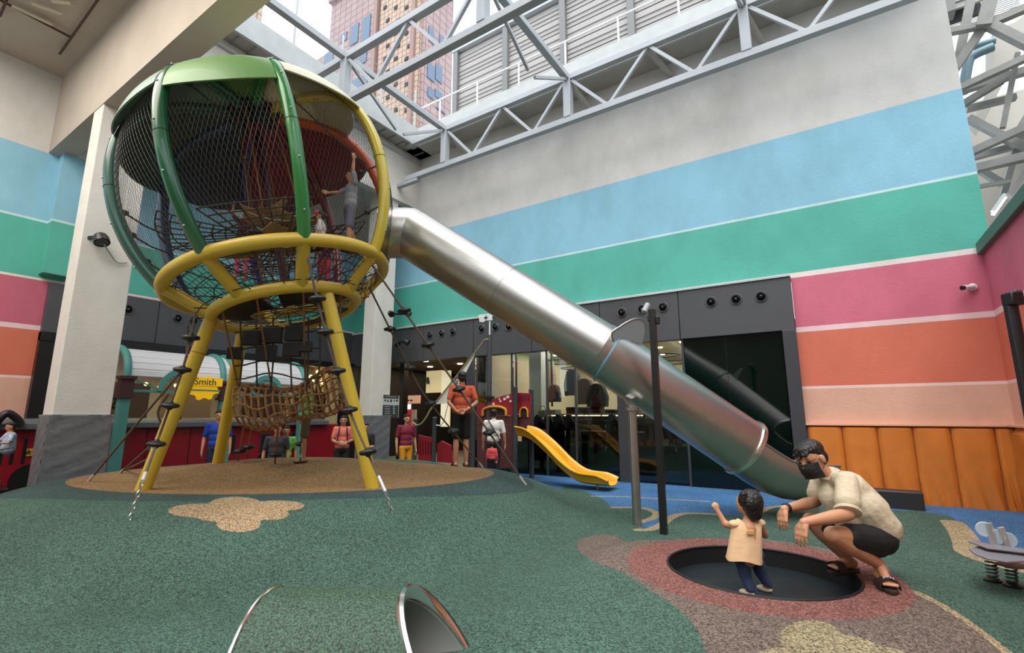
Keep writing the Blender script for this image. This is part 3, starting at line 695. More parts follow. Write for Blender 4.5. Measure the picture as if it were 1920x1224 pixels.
sh = [on_plane(x, y, PQ, PN) for x, y in smooth_loop([(1146, 628), (1160, 613), (1182, 600), (1198, 597), (1208, 604), (1209, 624), (1202, 645), (1193, 660), (1186, 668), (1166, 671)], 3)]
MB().extr(sh, d12 * .012).build('guard_plate', mat('pale steel plate', 'b4c2c4', .3, .25), sl, sm=False)
MB().tube([np.asarray(p) + d12 * .006 for p in sh], .012, 8, closed=True).build('guard_rim', M_ss, sl)
# end rim and open chute
MB().lathe([(SR - .01, -.03), (SR + .02, -.03), (SR + .03, 0), (SR + .02, .03), (SR - .01, .03)], Q3, d23, 48).build('end_rim', mat('bright steel', 'e4e4e0', .18, 1.0), sl)
ch = [Q3 + d23 * .0, Q3 + d23 * .25]; hd = unit(V(d23[0], d23[1], 0)); b1 = Q3 + d23 * .25
for k, dz in enumerate((-.10, -.055, -.02, 0, 0)): b1 = b1 + hd * .17 + ZV * dz; ch.append(b1)
prof_rows = []
for i, c in enumerate(ch):
    t = unit(ch[min(i + 1, len(ch) - 1)] - ch[max(i - 1, 0)]); s = unit(np.cross(t, ZV)); up = np.cross(s, t)
    if i == 0: t = d23
    prof_rows.append([c + (s * cos(a) + up * sin(a)) * SR for a in np.linspace(pi + (-.25 if i else -.3), 2 * pi + .25, 25)])
MB().grid(prof_rows, .012).build('exit_chute', M_ss, sl)
for e in (0, -1): MB().tube([r[e] for r in prof_rows], .016, 8).build('chute_lip', M_ss, sl)
c = ch[-2]; MB().box((c[0] - .06, c[1] - .06, 0), (c[0] + .06, c[1] + .06, c[2] - SR + .01)).build('foot', M_ss, sl)
g = hit(1195, 984); pp = Q2 + (Q3 - Q2) * .10
sp_ = thing('slide_support', 'round stainless steel post holding up the tube slide above the blue floor', 'post', (g[0], g[1], g[2]))
topz = atF(1188, 768, F_at(g))[2]
MB().tube([V(g[0], g[1], g[2] - .05), V(g[0], g[1], topz)], .055, 20).build('post', M_ss, sp_)
MB().lathe([(.075, 0), (.085, .01), (.085, .04), (.06, .05)], V(g[0], g[1], topz - .02), ZV, 20).build('collar', M_ss, sp_)
near = min([Q2 + (Q3 - Q2) * k / 40 for k in range(41)] + [Q1 + (Q2 - Q1) * k / 40 for k in range(41)], key=lambda q: hypot(q[0] - g[0], q[1] - g[1]))
MB().bar(V(g[0], g[1], topz + .02), near - ZV * (SR - .02), .08, .05).build('saddle_arm', M_ss, sp_)

# foreground tunnel under the rubber
tnl = thing('crawl_tunnel', 'short crawl tunnel covered in green rubber with a steel rim, in the foreground', 'tunnel', rf(-.95, 2.62, 0))
TLc = atF(503, 1109, 2.62); TRc = atF(752, 1109, 2.62); rad = .42
cL, cR = TLc - ZV * rad, TRc - ZV * rad
M_cov = mat('dark green rubber crumb', '36503f', .55, noise=.85, scale=105, bump=.5, bscale=120, detail=1)
def trow(rr, c, k, push):        # one end of the tunnel; the mouth is cut on a slant, its foot reaching further out
    return [c + FV * rr * cos(a) + ZV * rr * sin(a) + RV * (k * (rad - rad * sin(a)) + push) for a in np.linspace(-.9, pi + .9, 49)]
MB().grid([trow(rad, cL, .05, 0), trow(rad, cR, .68, 0)]).grid([trow(rad - .05, cR, .68, 0), trow(rad - .05, cL, .05, 0)]).build('rubber_cover', M_cov, tnl)
M_bs = mat('bright steel', 'e4e4e0', .18, 1.0)
MB().grid([trow(rad + .004, cR, .68, -.005), trow(rad + .018, cR, .68, .008), trow(rad + .012, cR, .68, .028), trow(rad - .02, cR, .68, .034), trow(rad - .052, cR, .68, .02), trow(rad - .056, cR, .68, -.03)]).build('steel_rim', M_bs, tnl)
MB().tube(trow(rad + .002, cL, .05, -.004), .009, 8).build('steel_edge', M_bs, tnl)
MB().grid([trow(rad - .056, cR, .68, 0), trow(rad - .056, cL, .05, 0)], .004).build('steel_liner', mat('dull steel liner', 'b4b1b2', .45, .5), tnl)
# ------------------------------------------------------------------ trampoline
tp = thing('trampoline', 'round sunken trampoline with a black bed in the red rubber ring', 'trampoline', (TR[0], TR[1], 0))
zr = gz(TR[0], TR[1] + .9)
R = TR[2]
k = 72
mb = MB(); top = []; bot = []
for q in range(k):
    a = 2 * pi * q / k; x, y = TR[0] + R * cos(a), TR[1] + R * sin(a); top.append(V(x, y, gz(x, y) + .002)); bot.append(V(x, y, -.2))
mb.add(top + bot, [(q, (q + 1) % k, k + (q + 1) % k, k + q) for q in range(k)])
mb.build('pit_wall', mat('black pit wall', '0e0f10', .6), tp)
MB().tube([p_ * 1.0 + ZV * .0 for p_ in top], .010, 8, closed=True).build('edge_trim', mat('black rubber', '161617', .5), tp)
MB().lathe([(.01, 0), (R - .005, 0), (R - .005, -.02), (.01, -.02)], V(TR[0], TR[1], .035), ZV, 72).build('bed', mat('black woven bed', '161d22', .4, noise=.3, scale=2.2, spec=.6), tp)

# ------------------------------------------------------------------ yellow slide and ship playhouse
M_ys = mat('yellow plastic', 'e0a41c', .3, noise=.03, coat=.3)
M_red = mat('crimson board', '8c1f2b', .45, noise=.05, scale=4); M_mar = mat('maroon plank', '54292c', .6, noise=.15, scale=6); M_post = mat('slate grey post', '43474c', .45); M_arch = mat('ochre moulding', 'c98a2a', .4)
ys = thing('play_slide', 'small yellow plastic slide descending from the red ship playhouse', 'slide', (-4.5, 8.8, 0))
SY = lambda x, y, dx=0: atY(x, y, 8.75)
cen = [atY(x, y, 8.75) for x, y in smooth_loop([(978, 815), (1000, 822), (1030, 847), (1062, 880), (1090, 900), (1120, 906), (1150, 909)], 4, False)]
rows = []
for i, c in enumerate(cen):
    h = .17 if i < len(cen) - 3 else .17 * (.55 + .15 * (len(cen) - 1 - i))
    rows.append([c + V(0, y, z) for y, z in ((-.27, h), (-.24, h + .015), (-.215, h - .01), (-.19, .03), (-.12, .0), (.12, 0), (.19, .03), (.215, h - .01), (.24, h + .015), (.27, h))])
MB().grid(rows, .012).build('chute', M_ys, ys)
for q in (0, -1): MB().tube([r[q] for r in rows], .018, 8).build('side_rail', M_ys, ys)
g = cen[-5]; MB().tube([V(g[0], 8.75, -.02), V(g[0], 8.75, g[2])], .02, 10).build('foot', M_ss, ys)
sh_ = thing('ship_playhouse', 'dark red ship playhouse with yellow arches and slate posts by the shop window', 'playhouse', (-6, 9.2, 0))
def W(x, y, Y=9.0): return atY(x, y, Y)
def post(x, ytop, ybot, Y, parent, name='post', r=.055):
    a = W(x, ytop, Y); return MB().lathe([(r, -.05), (r, a[2]), (r * 1.08, a[2] + .01), (r * 1.08, a[2] + .03), (r * .6, a[2] + .05)], V(a[0], Y, 0), ZV, 16).build(name, M_post, parent)
for x, yt in ((888, 752), (966, 728), (996, 733)): post(x, yt, 880, 9.0 if x != 996 else 9.6, sh_)
def panel(pts, Y, m, name, parent, th=.04):
    return MB().extr([W(x, y, Y) for x, y in pts], V(0, th, 0)).build(name, m, parent, sm=False, bevel=.004)
panel([(894, 760), (920, 750), (945, 741), (962, 737), (962, 778), (894, 780)], 9.02, M_red, 'gunwale_board', sh_)
x0 = 894
for i in range(6):
    y0 = 780 + i * 16.5; panel([(x0, y0), (962, y0 - .8), (962, y0 + 15.5), (x0, y0 + 16.2)], 9.02, M_mar, 'hull_plank', sh_)
panel([(970, 736), (994, 737), (994, 775), (970, 776)], 9.1, M_red, 'side_board', sh_)
panel([(970, 777), (994, 776), (994, 806), (970, 808)], 9.1, M_mar, 'side_plank', sh_)
for i in range(5):
    xx = 975 + i * 4; MB().bar(W(xx, 741, 9.09), W(xx, 752, 9.09), .012, .01).build('slot', mat('dark slot', '3a1016', .6), sh_)
def arch(cx, cy, w_, h_, Y, r=.022):
    a, b_, t = W(cx - w_ / 2, cy + h_, Y), W(cx + w_ / 2, cy + h_, Y), W(cx, cy, Y)
    hw = (b_[0] - a[0]) / 2; H_ = t[2] - a[2]; c0 = (a + b_) / 2
    pts = [c0 + V(-hw, 0, 0)] + [c0 + V(-hw * .98 + hw * .0, 0, H_ * .5)] + [c0 + V(hw * -cos(q * pi / 8), 0, H_ * (.5 + .5 * sin(q * pi / 8))) for q in range(1, 8)] + [c0 + V(hw * .98, 0, H_ * .5)] + [c0 + V(hw, 0, 0)]
    MB().tube(pts, r, 8).build('arch_moulding', M_arch, sh_)
    MB().extr([p_ + V(0, .012, 0) for p_ in pts], V(0, .01, 0)).build('arch_opening', mat('dark opening', '2a1013', .7), sh_, sm=False)
arch(927, 762, 44, 17, 8.99, .032); arch(982, 764, 15, 18, 9.07, .02)
M_splash = mat('pale paint flecks', 'e6cfc8', .6)
for i, (x, y, s) in enumerate([(925, 757, .03), (938, 752, .025), (952, 744, .04), (946, 748, .035), (957, 752, .03), (936, 748, .02)]):
    c = W(x, y, 9.01); MB().extr([c + V(s * cos(q * pi / 3 + i) * (1 + .4 * (q % 2)), 0, s * sin(q * pi / 3 + i) * (.8 + .3 * (q % 2))) for q in range(6)], V(0, .008, 0)).build('painted_star', M_splash, sh_, sm=False)
MB().box((W(894, 800, 9.02)[0], 9.04, 1.0), (W(1000, 800, 9.6)[0] + .3, 9.65, 1.06)).build('deck', M_mar, sh_, sm=False)
fe = thing('ship_fence', 'low crimson fence boards between slate posts, left of the man in orange', 'fence', (-8, 9.2, 0))
for x, yt in ((779, 788), (815, 785)): post(x, yt, 862, 9.1, fe)
panel([(784, 815), (811, 821), (811, 866), (784, 862)], 9.15, M_red, 'fence_panel', fe); panel([(819, 832), (828, 826), (845, 835), (848, 868), (819, 866)], 9.15, M_red, 'fence_panel', fe)
for i in range(5): MB().bar(W(788 + i * 5, 824 + i * 1.2, 9.14), W(788 + i * 5, 852, 9.14), .018, .012).build('slot', mat('dark slot', '3a1016', .6), fe)
mast_ = thing('ship_mast', 'slate grey ship mast topped by a small white flag with a cross mark', 'mast', (W(918, 800)[0], 9.05, 0))
mx_ = W(918, 628, 9.05); MB().lathe([(.062, -.05), (.062, mx_[2] - .9), (.055, mx_[2])], V(mx_[0], 9.05, 0), ZV, 18).build('pole', M_post, mast_)
a = W(919, 602, 9.05); MB().tube([mx_, V(mx_[0], 9.05, a[2])], .018, 8).build('tip_rod', M_white, mast_)
MB().extr([W(x, y, 9.04) for x, y in ((897, 590), (922, 587), (923, 600), (910, 601), (906, 604), (899, 603))], V(0, .012, 0)).build('flag', M_white, mast_, sm=False)
c = W(911, 595, 9.03); mb = MB().bar(c - V(.055, 0, 0), c + V(.055, 0, 0), .012, .016).bar(c - ZV * .05, c + ZV * .05, .016, .012); mb.build('cross_mark', M_dark, mast_, sm=False)
MB().lathe([(.13, 0), (.13, .05), (.06, .08)], V(mx_[0], 9.05, W(918, 748, 9.05)[2]), ZV, 16).build('collar', M_dark, mast_)
sail = thing('ship_sail', 'narrow white triangular sail on a bent pole behind the man in orange', 'sail', W(782, 796, 9.2))
MB().tube([W(x, y, 9.0) for x, y in smooth_loop([(916, 636), (908, 638), (893, 658), (815, 757), (802, 778), (792, 792), (782, 797), (775, 792)], 3, False)], .020, 8).build('boom', mat('brass boom', 'b8ae8c', .35, .5), sail)
MB().tube([W(x, y, 9.0) for x, y in [(842, 750), (832, 790), (826, 798), (818, 797)]], .014, 8).build('stay', M_white, sail)
rows = []
for i in range(9):
    t = i / 8; A_ = W(893 + (815 - 893) * t, 657 + (758 - 657) * t, 9.0); B_ = W(895 + (843 - 895) * t, 655 + (755 - 655) * t + 2 * sin(pi * t), 9.0)
    rows.append([A_ + (B_ - A_) * j / 4 + V(0, .03 * sin(pi * j / 4) * t, 0) for j in range(5)])
MB().grid(rows, .006).build('cloth', mat('off white sailcloth', 'dedbd0', .7, bump=.3, scale=6), sail)
MB().tube([W(x, y, 8.97) for x, y in smooth_loop([(848, 722), (853, 722), (858, 716), (853, 712), (860, 706)], 3, False)], .012, 6).build('emblem', M_dark, sail)

# ------------------------------------------------------------------ poles, cameras, speakers
def wallpack(o, n_): pass
bp_ = hit(1245, 1001)
bpz = atF(1216, 580, F_at(bp_))[2]
pl = thing('speaker_pole', 'tall black square pole with loudspeaker and camera standing behind the trampoline', 'pole', bp_)
MB().box((bp_[0] - .037, bp_[1] - .037, -.02), (bp_[0] + .037, bp_[1] + .037, bpz)).build('pole', M_dark, pl, sm=False, bevel=.004)
tpv = V(bp_[0], bp_[1], bpz)
MB().bar(tpv - ZV * .12 - RV * .06, tpv - ZV * .12 + RV * .06, .05, .05).build('bracket', M_dark, pl)
MB().lathe([(.02, -.10), (.035, -.09), (.037, .05), (.03, .055)], tpv - RV * .085 + ZV * .0, unit(-RV * .5 - ZV * .8 - FV * .4), 16).build('camera', mat('grey camera body', '8f9296', .4), pl)
MB().obox(tpv + RV * .055 - ZV * .14, RV * .03, FV * .03, ZV * .05).build('loudspeaker', M_dark, pl, bevel=.01)
F2 = 3.9; a = atF(1893, 562, F2)
pr = thing('light_pole', 'black pole with a small bracketed lamp head at the right edge', 'pole', (a[0], a[1], 0))
MB().tube([V(a[0], a[1], -.03), a - ZV * .02], .045, 18).build('pole', M_dark, pr)
MB().obox(a + RV * .005 - FV * .02, RV * .05, FV * .05, ZV * .055).build('lamp_head', M_dark, pr, bevel=.012)
MB().obox(a + RV * .045 + ZV * .025, RV * .035, FV * .045, ZV * .05).build('bracket', M_frame, pr, bevel=.01)
c = atY(1812, 538, YB)
cc = thing('security_camera', 'white bullet security camera on the pink stripe beside the right corner', 'camera', c)
MB().lathe([(.001, -.02), (.055, -.015), (.06, 0), (.055, .015), (.03, .03)], atY(1824, 538, YB - .02), V(0, -1, 0), 20).build('wall_mount', M_white, cc)
d_ = unit(V(-.7, -.7, -.12)); q = atY(1822, 538, YB - .08)
MB().lathe([(.001, -.04), (.035, -.03), (.038, .10), (.04, .16), (.03, .165)], q, d_, 20).build('body', M_white, cc)
MB().lathe([(.034, .16), (.036, .20), (.028, .205)], q, d_, 20).build('lens', M_dark, cc)
# spotlights on the columns
def spot(p_, d_, label, name='wall_floodlight', r=.11, cable=True):
    t = thing(name, label, 'light', p_)
    d_ = unit(d_); MB().lathe([(.02, -.10), (r * .8, -.08), (r, -.02), (r, .07), (r * .88, .075), (r * .85, .06), (.01, .055)], p_, d_, 24).build('housing', M_dark, t)
    MB().lathe([(.01, .058), (r * .8, .058), (r * .8, .064), (.01, .064)], p_, d_, 24).build('lens', mat('dark glass', '202226', .15), t)
    return t
q = atX(190, 449, -9.82); t = spot(q, V(.5, .1, -.85), 'black round floodlight fixed to the white column left of the globe')
MB().bar(q + V(-.2, -.12, .03), q + V(-.02, -.03, .04), .04, .05).build('arm', M_dark, t)
MB().tube(smooth_loop([q + V(0, .04, -.06), atX(208, 478, -9.93), atX(220, 492, -9.96), atX(238, 492, -9.97)], 5, False), .012, 6).build('cable', mat('grey cable', 'aaa59c', .5), t)
for j, (x, y, sgn) in enumerate([(733, 588, -1), (765, 588, 1), (744, 644, -1), (762, 641, 1)]):
    q = atX(x, y, -9.95); t = spot(q, V(.6, .25 * sgn, -.35), 'black floodlight on the far column, ' + ['upper left one', 'upper right one', 'lower left one', 'lower right one'][j], r=.085)
    q2 = atX(749, y + 1, -10.25); MB().bar(q, q2, .05, .05).build('arm', M_dark, t)
# round nozzles on the fascia: three and three
def nozzle(c, nrm, label):
    t = thing('round_vent', label, 'vent', c, group='round wall vents')
    MB().lathe([(.105, 0), (.11, .012), (.10, .02), (.085, .012), (.08, .0)], c, nrm, 28).build('flange', mat('vent flange', '5a5b5e', .4), t)
    MB().lathe([(.078, .0), (.075, .03), (.06, .045), (.05, .02), (.045, -.0)], c, nrm, 24).build('cone', M_dark, t)
    MB().ell(c + nrm * .03, (.036, .036, .036), n=14, m=10).build('ball', mat('vent ball', '2a2b2d', .3), t)
words_ = {}
for (x, y, w_) in [(1166, 586, 'left of three above the shop window behind the slide'), (1204, 580, 'middle of three above the shop window behind the slide'), (1243, 576, 'right of three above the shop window behind the slide'), (1333, 566, 'left of three above the dark green glass'), (1380, 561, 'middle of three above the dark green glass'), (1427, 556, 'right of three above the dark green glass'), (903, 616, 'left of three beside the ship mast flag'), (929, 613, 'middle of three beside the ship mast flag'), (954, 612, 'right of three beside the ship mast flag'), (806, 628, 'left of three just right of the far column'), (828, 625, 'middle of three just right of the far column'), (849, 622, 'right of three just right of the far column')]:
    nozzle(atY(x, y, YB - .125), V(0, -1, 0), 'round black vent, ' + w_)
for (x, y, w_) in [(240, 580, 'just right of the near column'), (333, 597, 'left one behind the front left leg'), (363, 601, 'right one behind the front left leg'), (492, 625, 'behind the globe ladder')]:
    nozzle(atX(x, y, -12.775), V(1, 0, 0), 'round black vent on the left charcoal band, ' + w_)
# ------------------------------------------------------------------ wall pads on the right
M_opad = mat('orange vinyl pad', 'd27a2e', .45, noise=.08, scale=3, bump=.5, bscale=3)
xs_ = [-.49, .02, .50, .96, 1.42, 1.92, 2.15]
for i in range(len(xs_) - 1):
    x0, x1 = xs_[i] + .004, xs_[i + 1] - .004; rows = []
    for a in range(25):
        z = -.04 + 1.24 * a / 24; row = []
        for c in range(21):
            u = c / 20; e = min(u, 1 - u) * 2; lo = max(0, 1 - z / .55)
            b_ = .05 + .055 * min(1, (e * 3) ** .5) + lo * (.02 * sin(14 * u + i * 2 + 5 * z) + .012 * sin(31 * u + z * 12 + i))
            if a == 24: b_ = .01
            row.append(V(x0 + (x1 - x0) * u, YB - b_, z))
        rows.append(row)
    t = MB().grid(rows).add([], []).build('wall_pad', M_opad)
    tag(t, 'orange vinyl wall pad with creased foot, ' + ['next to the dark window frame', 'second from the window frame', 'third from the window frame', 'fourth from the window frame', 'widest one close to the corner', 'narrow one in the corner'][i], 'wall pad', 'orange wall pads')
rows = []
for a in range(13):
    z = -.04 + 1.24 * a / 12; rows.append([V(2.16 - (.09 if a < 12 else .01) - .012 * sin(9 * u + 5 * z), YB - .12 - u * 2.2, z) for u in np.linspace(0, 1, 14)])
tag(MB().grid(rows).build('wall_pad', M_opad), 'orange vinyl wall pad running along the right wall from the corner', 'wall pad', 'orange wall pads')
MB_ = MB().box((-.5, YB - .11, 1.195), (2.16, YB, 1.225)).box((2.05, YB - 2.3, 1.195), (2.16, YB - .1, 1.225)).build('trim_8', mat('pad top batten', 'e0b090', .6), sm=False); MB_['kind'] = 'structure'
c0 = hit(1727, 957); a = atY(1650, 925, 9.5)
tag(MB().box((.02, 9.35, -.03), (.90, 9.62, .27)).build('low_black_box', mat('black plastic box', '26282a', .5), bevel=.02), 'long low black box on the floor behind the crouching man', 'box')
# ------------------------------------------------------------------ spring rider at the right edge
g = hit(1872, 1098)
sr = thing('spring_rocker', 'grey seesaw rocker with clear wheels on springs at the right edge', 'rocker', g)
M_gp = mat('grey rocker board', '7a7880', .4); M_sil = mat('silver bracket', 'c4c8ca', .3, .6)
Fg = F_at(g)
def G_(x, y, dF=0.0): return atF(x, y, Fg + dF)
def plate(pts, dF, name, th=.014):
    """a level board traced at the height of its first corner"""
    z = G_(*pts[0], dF)[2]; P_ = [atZ(x, y, z) for x, y in pts]
    return MB().extr(P_, -ZV * th).build(name, M_gp, sr, sm=False, bevel=.004)
plate([(1816, 1028), (1840, 1022), (1870, 1026), (1900, 1032), (1935, 1038), (1935, 1050), (1890, 1052), (1850, 1046), (1828, 1038)], 0, 'seat_board')
plate([(1815, 1014), (1835, 1012), (1850, 1018), (1935, 1030), (1935, 1036), (1850, 1026)], .1, 'foot_board')
plate([(1862, 1054), (1890, 1049), (1935, 1052), (1935, 1064), (1900, 1064)], -.05, 'handle_board')
for x0, y0, x1, y1 in ((1853, 980, 1864, 1022), (1876, 988, 1894, 1040)):
    MB().bar(G_(x0, y0, .0), G_(x1, y1, .0), .05, .02, up=FV).build('upright', M_sil, sr, sm=False, bevel=.004)
for x, y in ((1846, 992), (1868, 1006), (1890, 1012)):
    c = G_(x, y, .02); MB().lathe([(.005, -.010), (.055, -.010), (.06, 0), (.055, .010), (.005, .012)], c, unit(FV + RV * .5), 28).build('clear_wheel', mat('frosted clear plastic', 'cfd8e0', .15, alpha=.55), sr)
for x, y in ((1858, 1060), (1895, 1070)):
    b_ = hit(x + 4, y + 30); t = G_(x, y - 8); mb = MB(); n_ = 40; L_ = t[2] - b_[2]
    mb.tube([V(b_[0], b_[1], b_[2]) + (t - b_) * (i / n_) + V(.035 * cos(i * .9), .035 * sin(i * .9), 0) for i in range(n_ + 1)], .008, 6)
    mb.build('coil_spring', mat('dark green spring', '3f5a4c', .4, .3), sr)
    MB().lathe([(.06, -.01), (.06, .015), (.03, .03)], b_, ZV, 16).build('floor_plate', M_dark, sr)
def glass(name):
    m = bpy.data.materials.new(name); m.use_nodes = True; n = m.node_tree.nodes; L = m.node_tree.links; n.remove(n['Principled BSDF'])
    tr_ = n.new('ShaderNodeBsdfTransparent'); tr_.inputs[0].default_value = (.9, .94, .92, 1); gl = n.new('ShaderNodeBsdfGlossy'); gl.inputs['Roughness'].default_value = .02; fr_ = n.new('ShaderNodeFresnel'); fr_.inputs[0].default_value = 1.5; mx = n.new('ShaderNodeMixShader')
    L.new(fr_.outputs[0], mx.inputs[0]); L.new(tr_.outputs[0], mx.inputs[1]); L.new(gl.outputs[0], mx.inputs[2]); L.new(mx.outputs[0], n['Material Output'].inputs[0]); return m
# ------------------------------------------------------------------ shops behind the long wall
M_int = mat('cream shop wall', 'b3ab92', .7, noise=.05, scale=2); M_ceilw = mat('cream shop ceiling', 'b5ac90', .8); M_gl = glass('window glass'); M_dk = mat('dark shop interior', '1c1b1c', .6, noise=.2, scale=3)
def room(name, x0, x1, y0, y1, z1, mw, mc):
    mb = MB().box((x0, y1, -.1), (x1, y1 + .1, z1)).box((x0 - .06, y0, -.1), (x0, y1, z1)).box((x1, y0, -.1), (x1 + .06, y1, z1))
    struct(name, mb, mw); struct('ceiling_' + name.split('_', 1)[1], MB().box((x0, y0, z1), (x1, y1 + .1, z1 + .1)), mc)
room('wall_clothes_shop', -7.85, -2.5, YB + .46, 16.5, 3.25, M_int, M_ceilw)
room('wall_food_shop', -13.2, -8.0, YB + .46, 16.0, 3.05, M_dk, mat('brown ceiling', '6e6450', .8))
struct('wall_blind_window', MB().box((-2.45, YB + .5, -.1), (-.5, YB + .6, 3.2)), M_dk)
def area(name, loc, sx, sy, e, color=(1, .87, .66), rot=(0, 0, 0)):
    l = bpy.data.lights.new(name, 'AREA'); l.shape = 'RECTANGLE'; l.size = sx; l.size_y = sy; l.energy = e; l.color = color
    o = bpy.data.objects.new(name, l); COL.objects.link(o); o.location = loc; o.rotation_euler = rot; return o
area('shop_ceiling_light', (-5.2, 13.4, 3.2), 4.8, 5, 120, (1, .92, .78))
area('food_shop_light', (-10.6, 13, 3.0), 4.5, 4, 45, (1, .72, .45))
# glazing
gw = [(-7.88, -6.75), (-6.70, -5.75), (-5.70, -5.0), (-4.95, -3.98), (-3.70, -3.15), (-3.10, -2.56)]
for i, (a, b_) in enumerate(gw):
    w_ = thing('window_%d' % (i + 1), 'shop window pane', 'window', (a, YB, 0), kind='structure')
    MB().box((a, YB - .02, .05), (b_, YB - .01, 2.9)).build('window_glass', M_gl, w_, sm=False)
    MB().box((b_, YB - .05, 0), (b_ + .045, YB + .02, 2.9)).build('window_frame', M_frame, w_, sm=False)
w_ = thing('window_7', 'dark green tinted window', 'window', (-2.5, YB, 0), kind='structure')
MB().box((-2.52, YB - .02, .0), (-.74, YB, 2.9)).build('window_glass', mat('dark green tinted glass', '03100c', .04, spec=.45), w_, sm=False)
MB().box((-1.72, YB - .024, .0), (-1.715, YB - .018, 2.9)).build('window_joint', M_dark, w_, sm=False)
# window plinth in front of the clothes shop
struct('baseboard_window', MB().box((-7.88, YB + .0, -.1), (-2.55, YB + .05, .75)), mat('black glass plinth', '0a0c0c', .12))
rnd = random.Random(3); CN = ['dark slate', 'black', 'blue grey', 'olive grey', 'stone grey', 'navy', 'taupe', 'pale grey', 'brown']
M_cl = [mat('cloth %s' % c, c, .85, noise=.15, scale=20) for c in ('2a2c33', '1b1b1f', '3b3f4a', '57534a', '8a8678', '262f3d', '6d6455', 'a8a294', '4a3a30')]
# ceiling downlights
M_em = mat('lit lamp disc', 'fff0cc', .5, emit=9)
def downlight(x, y, z, label, group, r=.09):
    t = MB().lathe([(.01, 0), (r, 0), (r, -.012), (.01, -.012)], (x, y, z), ZV, 16).build('downlight', M_em); tag(t, label, 'light', group)
for i, (x, y) in enumerate([(-7.2, 11.6), (-6.6, 12.8), (-7.3, 13.6), (-5.9, 11.8), (-5.6, 13.2), (-6.3, 14.6), (-4.7, 11.5), (-4.4, 12.7), (-5.0, 14.0), (-4.0, 13.6), (-3.5, 11.7), (-3.2, 12.9), (-3.4, 14.4), (-4.4, 15.2), (-5.6, 15.6), (-7.0, 15.3), (-2.9, 15.4)]):
    downlight(x, y, 3.24, 'clothes shop ceiling downlight, %s row from the window, %s of its row' % (('first', 'second', 'third', 'fourth')[0 if y < 12 else 1 if y < 13.4 else 2 if y < 14.9 else 3], 'far left' if x < -6.9 else 'left' if x < -5.8 else 'middle' if x < -4.5 else 'right' if x < -3.45 else 'far right'), 'clothes shop downlights', .07)
# track lights bars
for i, y in enumerate((12.2, 14.0)):
    t = thing('ceiling_track', 'dark round ceiling track inside the clothes shop, ' + ('nearer the window' if i == 0 else 'deeper inside'), 'light track', (-5.2, y, 2.9))
    MB().tube([V(-5.2 + 2.1 * cos(q * pi / 16), y + .7 * sin(q * pi / 16), 2.85) for q in range(32)], .025, 6, closed=True).build('ring', M_dark, t)
    for x in (-6.8, -5.2, -3.6): MB().tube([V(x, y, 2.85), V(x, y, 3.25)], .012, 6).build('drop_rod', M_dark, t)
# shelving with folded clothes, bags and mannequins
M_shelf = mat('pale shelf board', 'b8ae98', .5); M_lit = mat('lit shelf strip', 'ffdfa0', .5, emit=2.2)
for i in range(4):
    x0 = -7.0 + i * 1.12; y0 = 11.1 + .2 * (i % 2)
    t = thing('display_shelf', 'dark display shelf of folded clothes in the clothes shop, ' + ['leftmost of four', 'second of four from the left', 'third of four from the left', 'rightmost of four'][i], 'shelf', (x0, y0, 0))
    for z in (.55, .98, 1.38): MB().box((x0, y0, z), (x0 + 1.05, y0 + .42, z + .03)).build('shelf_board', M_shelf, t, sm=False)
    for xx in (x0, x0 + 1.03): MB().box((xx, y0, 0), (xx + .03, y0 + .42, 1.4)).build('side', M_dark, t, sm=False)
    MB().box((x0 + .03, y0 + .4, 0), (x0 + 1.03, y0 + .42, 1.4)).build('back', M_dk, t, sm=False)
    MB().box((x0 + .03, y0 + .0, 1.355), (x0 + 1.03, y0 + .02, 1.375)).build('strip_light', M_lit, t, sm=False)
    for z in (.58, 1.01, 1.41):
        for j in range(3):
            cx = x0 + .2 + j * .33; h = 0; kk = rnd.randint(3, 6)
            mb = MB()
            for q in range(kk):
                th = .028 + .01 * rnd.random(); mb.box((cx - .13 + rnd.uniform(-.01, .01), y0 + .04, z + h + .002), (cx + .13 + rnd.uniform(-.01, .01), y0 + .36, z + h + th)); h += th
            ci = rnd.randrange(9); tag(mb.build('folded_clothes', M_cl[ci], bevel=.006), '%s folded clothes, %s stack on the %s of the %s display shelf' % (CN[ci], ('left', 'middle', 'right')[j], {.58: 'lowest board', 1.01: 'middle board', 1.41: 'top'}[z], ('leftmost', 'second', 'third', 'rightmost')[i]), 'clothes', 'folded clothes in the shop')
def garment(x, y, z, w_, h, m, label, grp, depth=.10, name='hanging_jacket'):
    prof_ = [(-.5, -.9), (-.55, -.1), (-.42, .55), (-.32, .85), (-.12, 1), (.12, 1), (.32, .85), (.42, .55), (.55, -.1), (.5, -.9)]
    rows = []
    for s, sc in ((-1, .6), (-.6, 1), (.6, 1), (1, .6)):
        rows.append([V(x + px * w_ * (.9 + .1 * sc), y + s * depth, z + pz * h / 2 * (.97 if abs(s) == 1 else 1)) for px, pz in prof_])
    mb = MB().grid(rows); n_ = len(prof_); mb.add(rows[0], [tuple(range(n_))]); mb.add(rows[-1], [tuple(range(n_ - 1, -1, -1))])
    o = mb.build(name, m, sm=True); return tag(o, label, 'jacket', grp)
for i, (px, py, Y_, w_, h, c) in enumerate([(1018, 700, 12.4, .75, 1.3, 4), (1074, 718, 11.9, .42, .75, 5), (1098, 735, 11.6, .45, .7, 8), (1120, 742, 11.3, .5, .6, 1), (1040, 738, 11.8, .3, .5, 0)]):
    c_ = atY(px, py, Y_); garment(c_[0], Y_, c_[2], w_, h, M_cl[c], 'jacket on display in the clothes shop window, ' + ['big grey brown one on the left', 'slate blue one in the middle', 'brown one', 'black one at the right by the pier', 'small dark one low down'][i], 'jackets in the window')
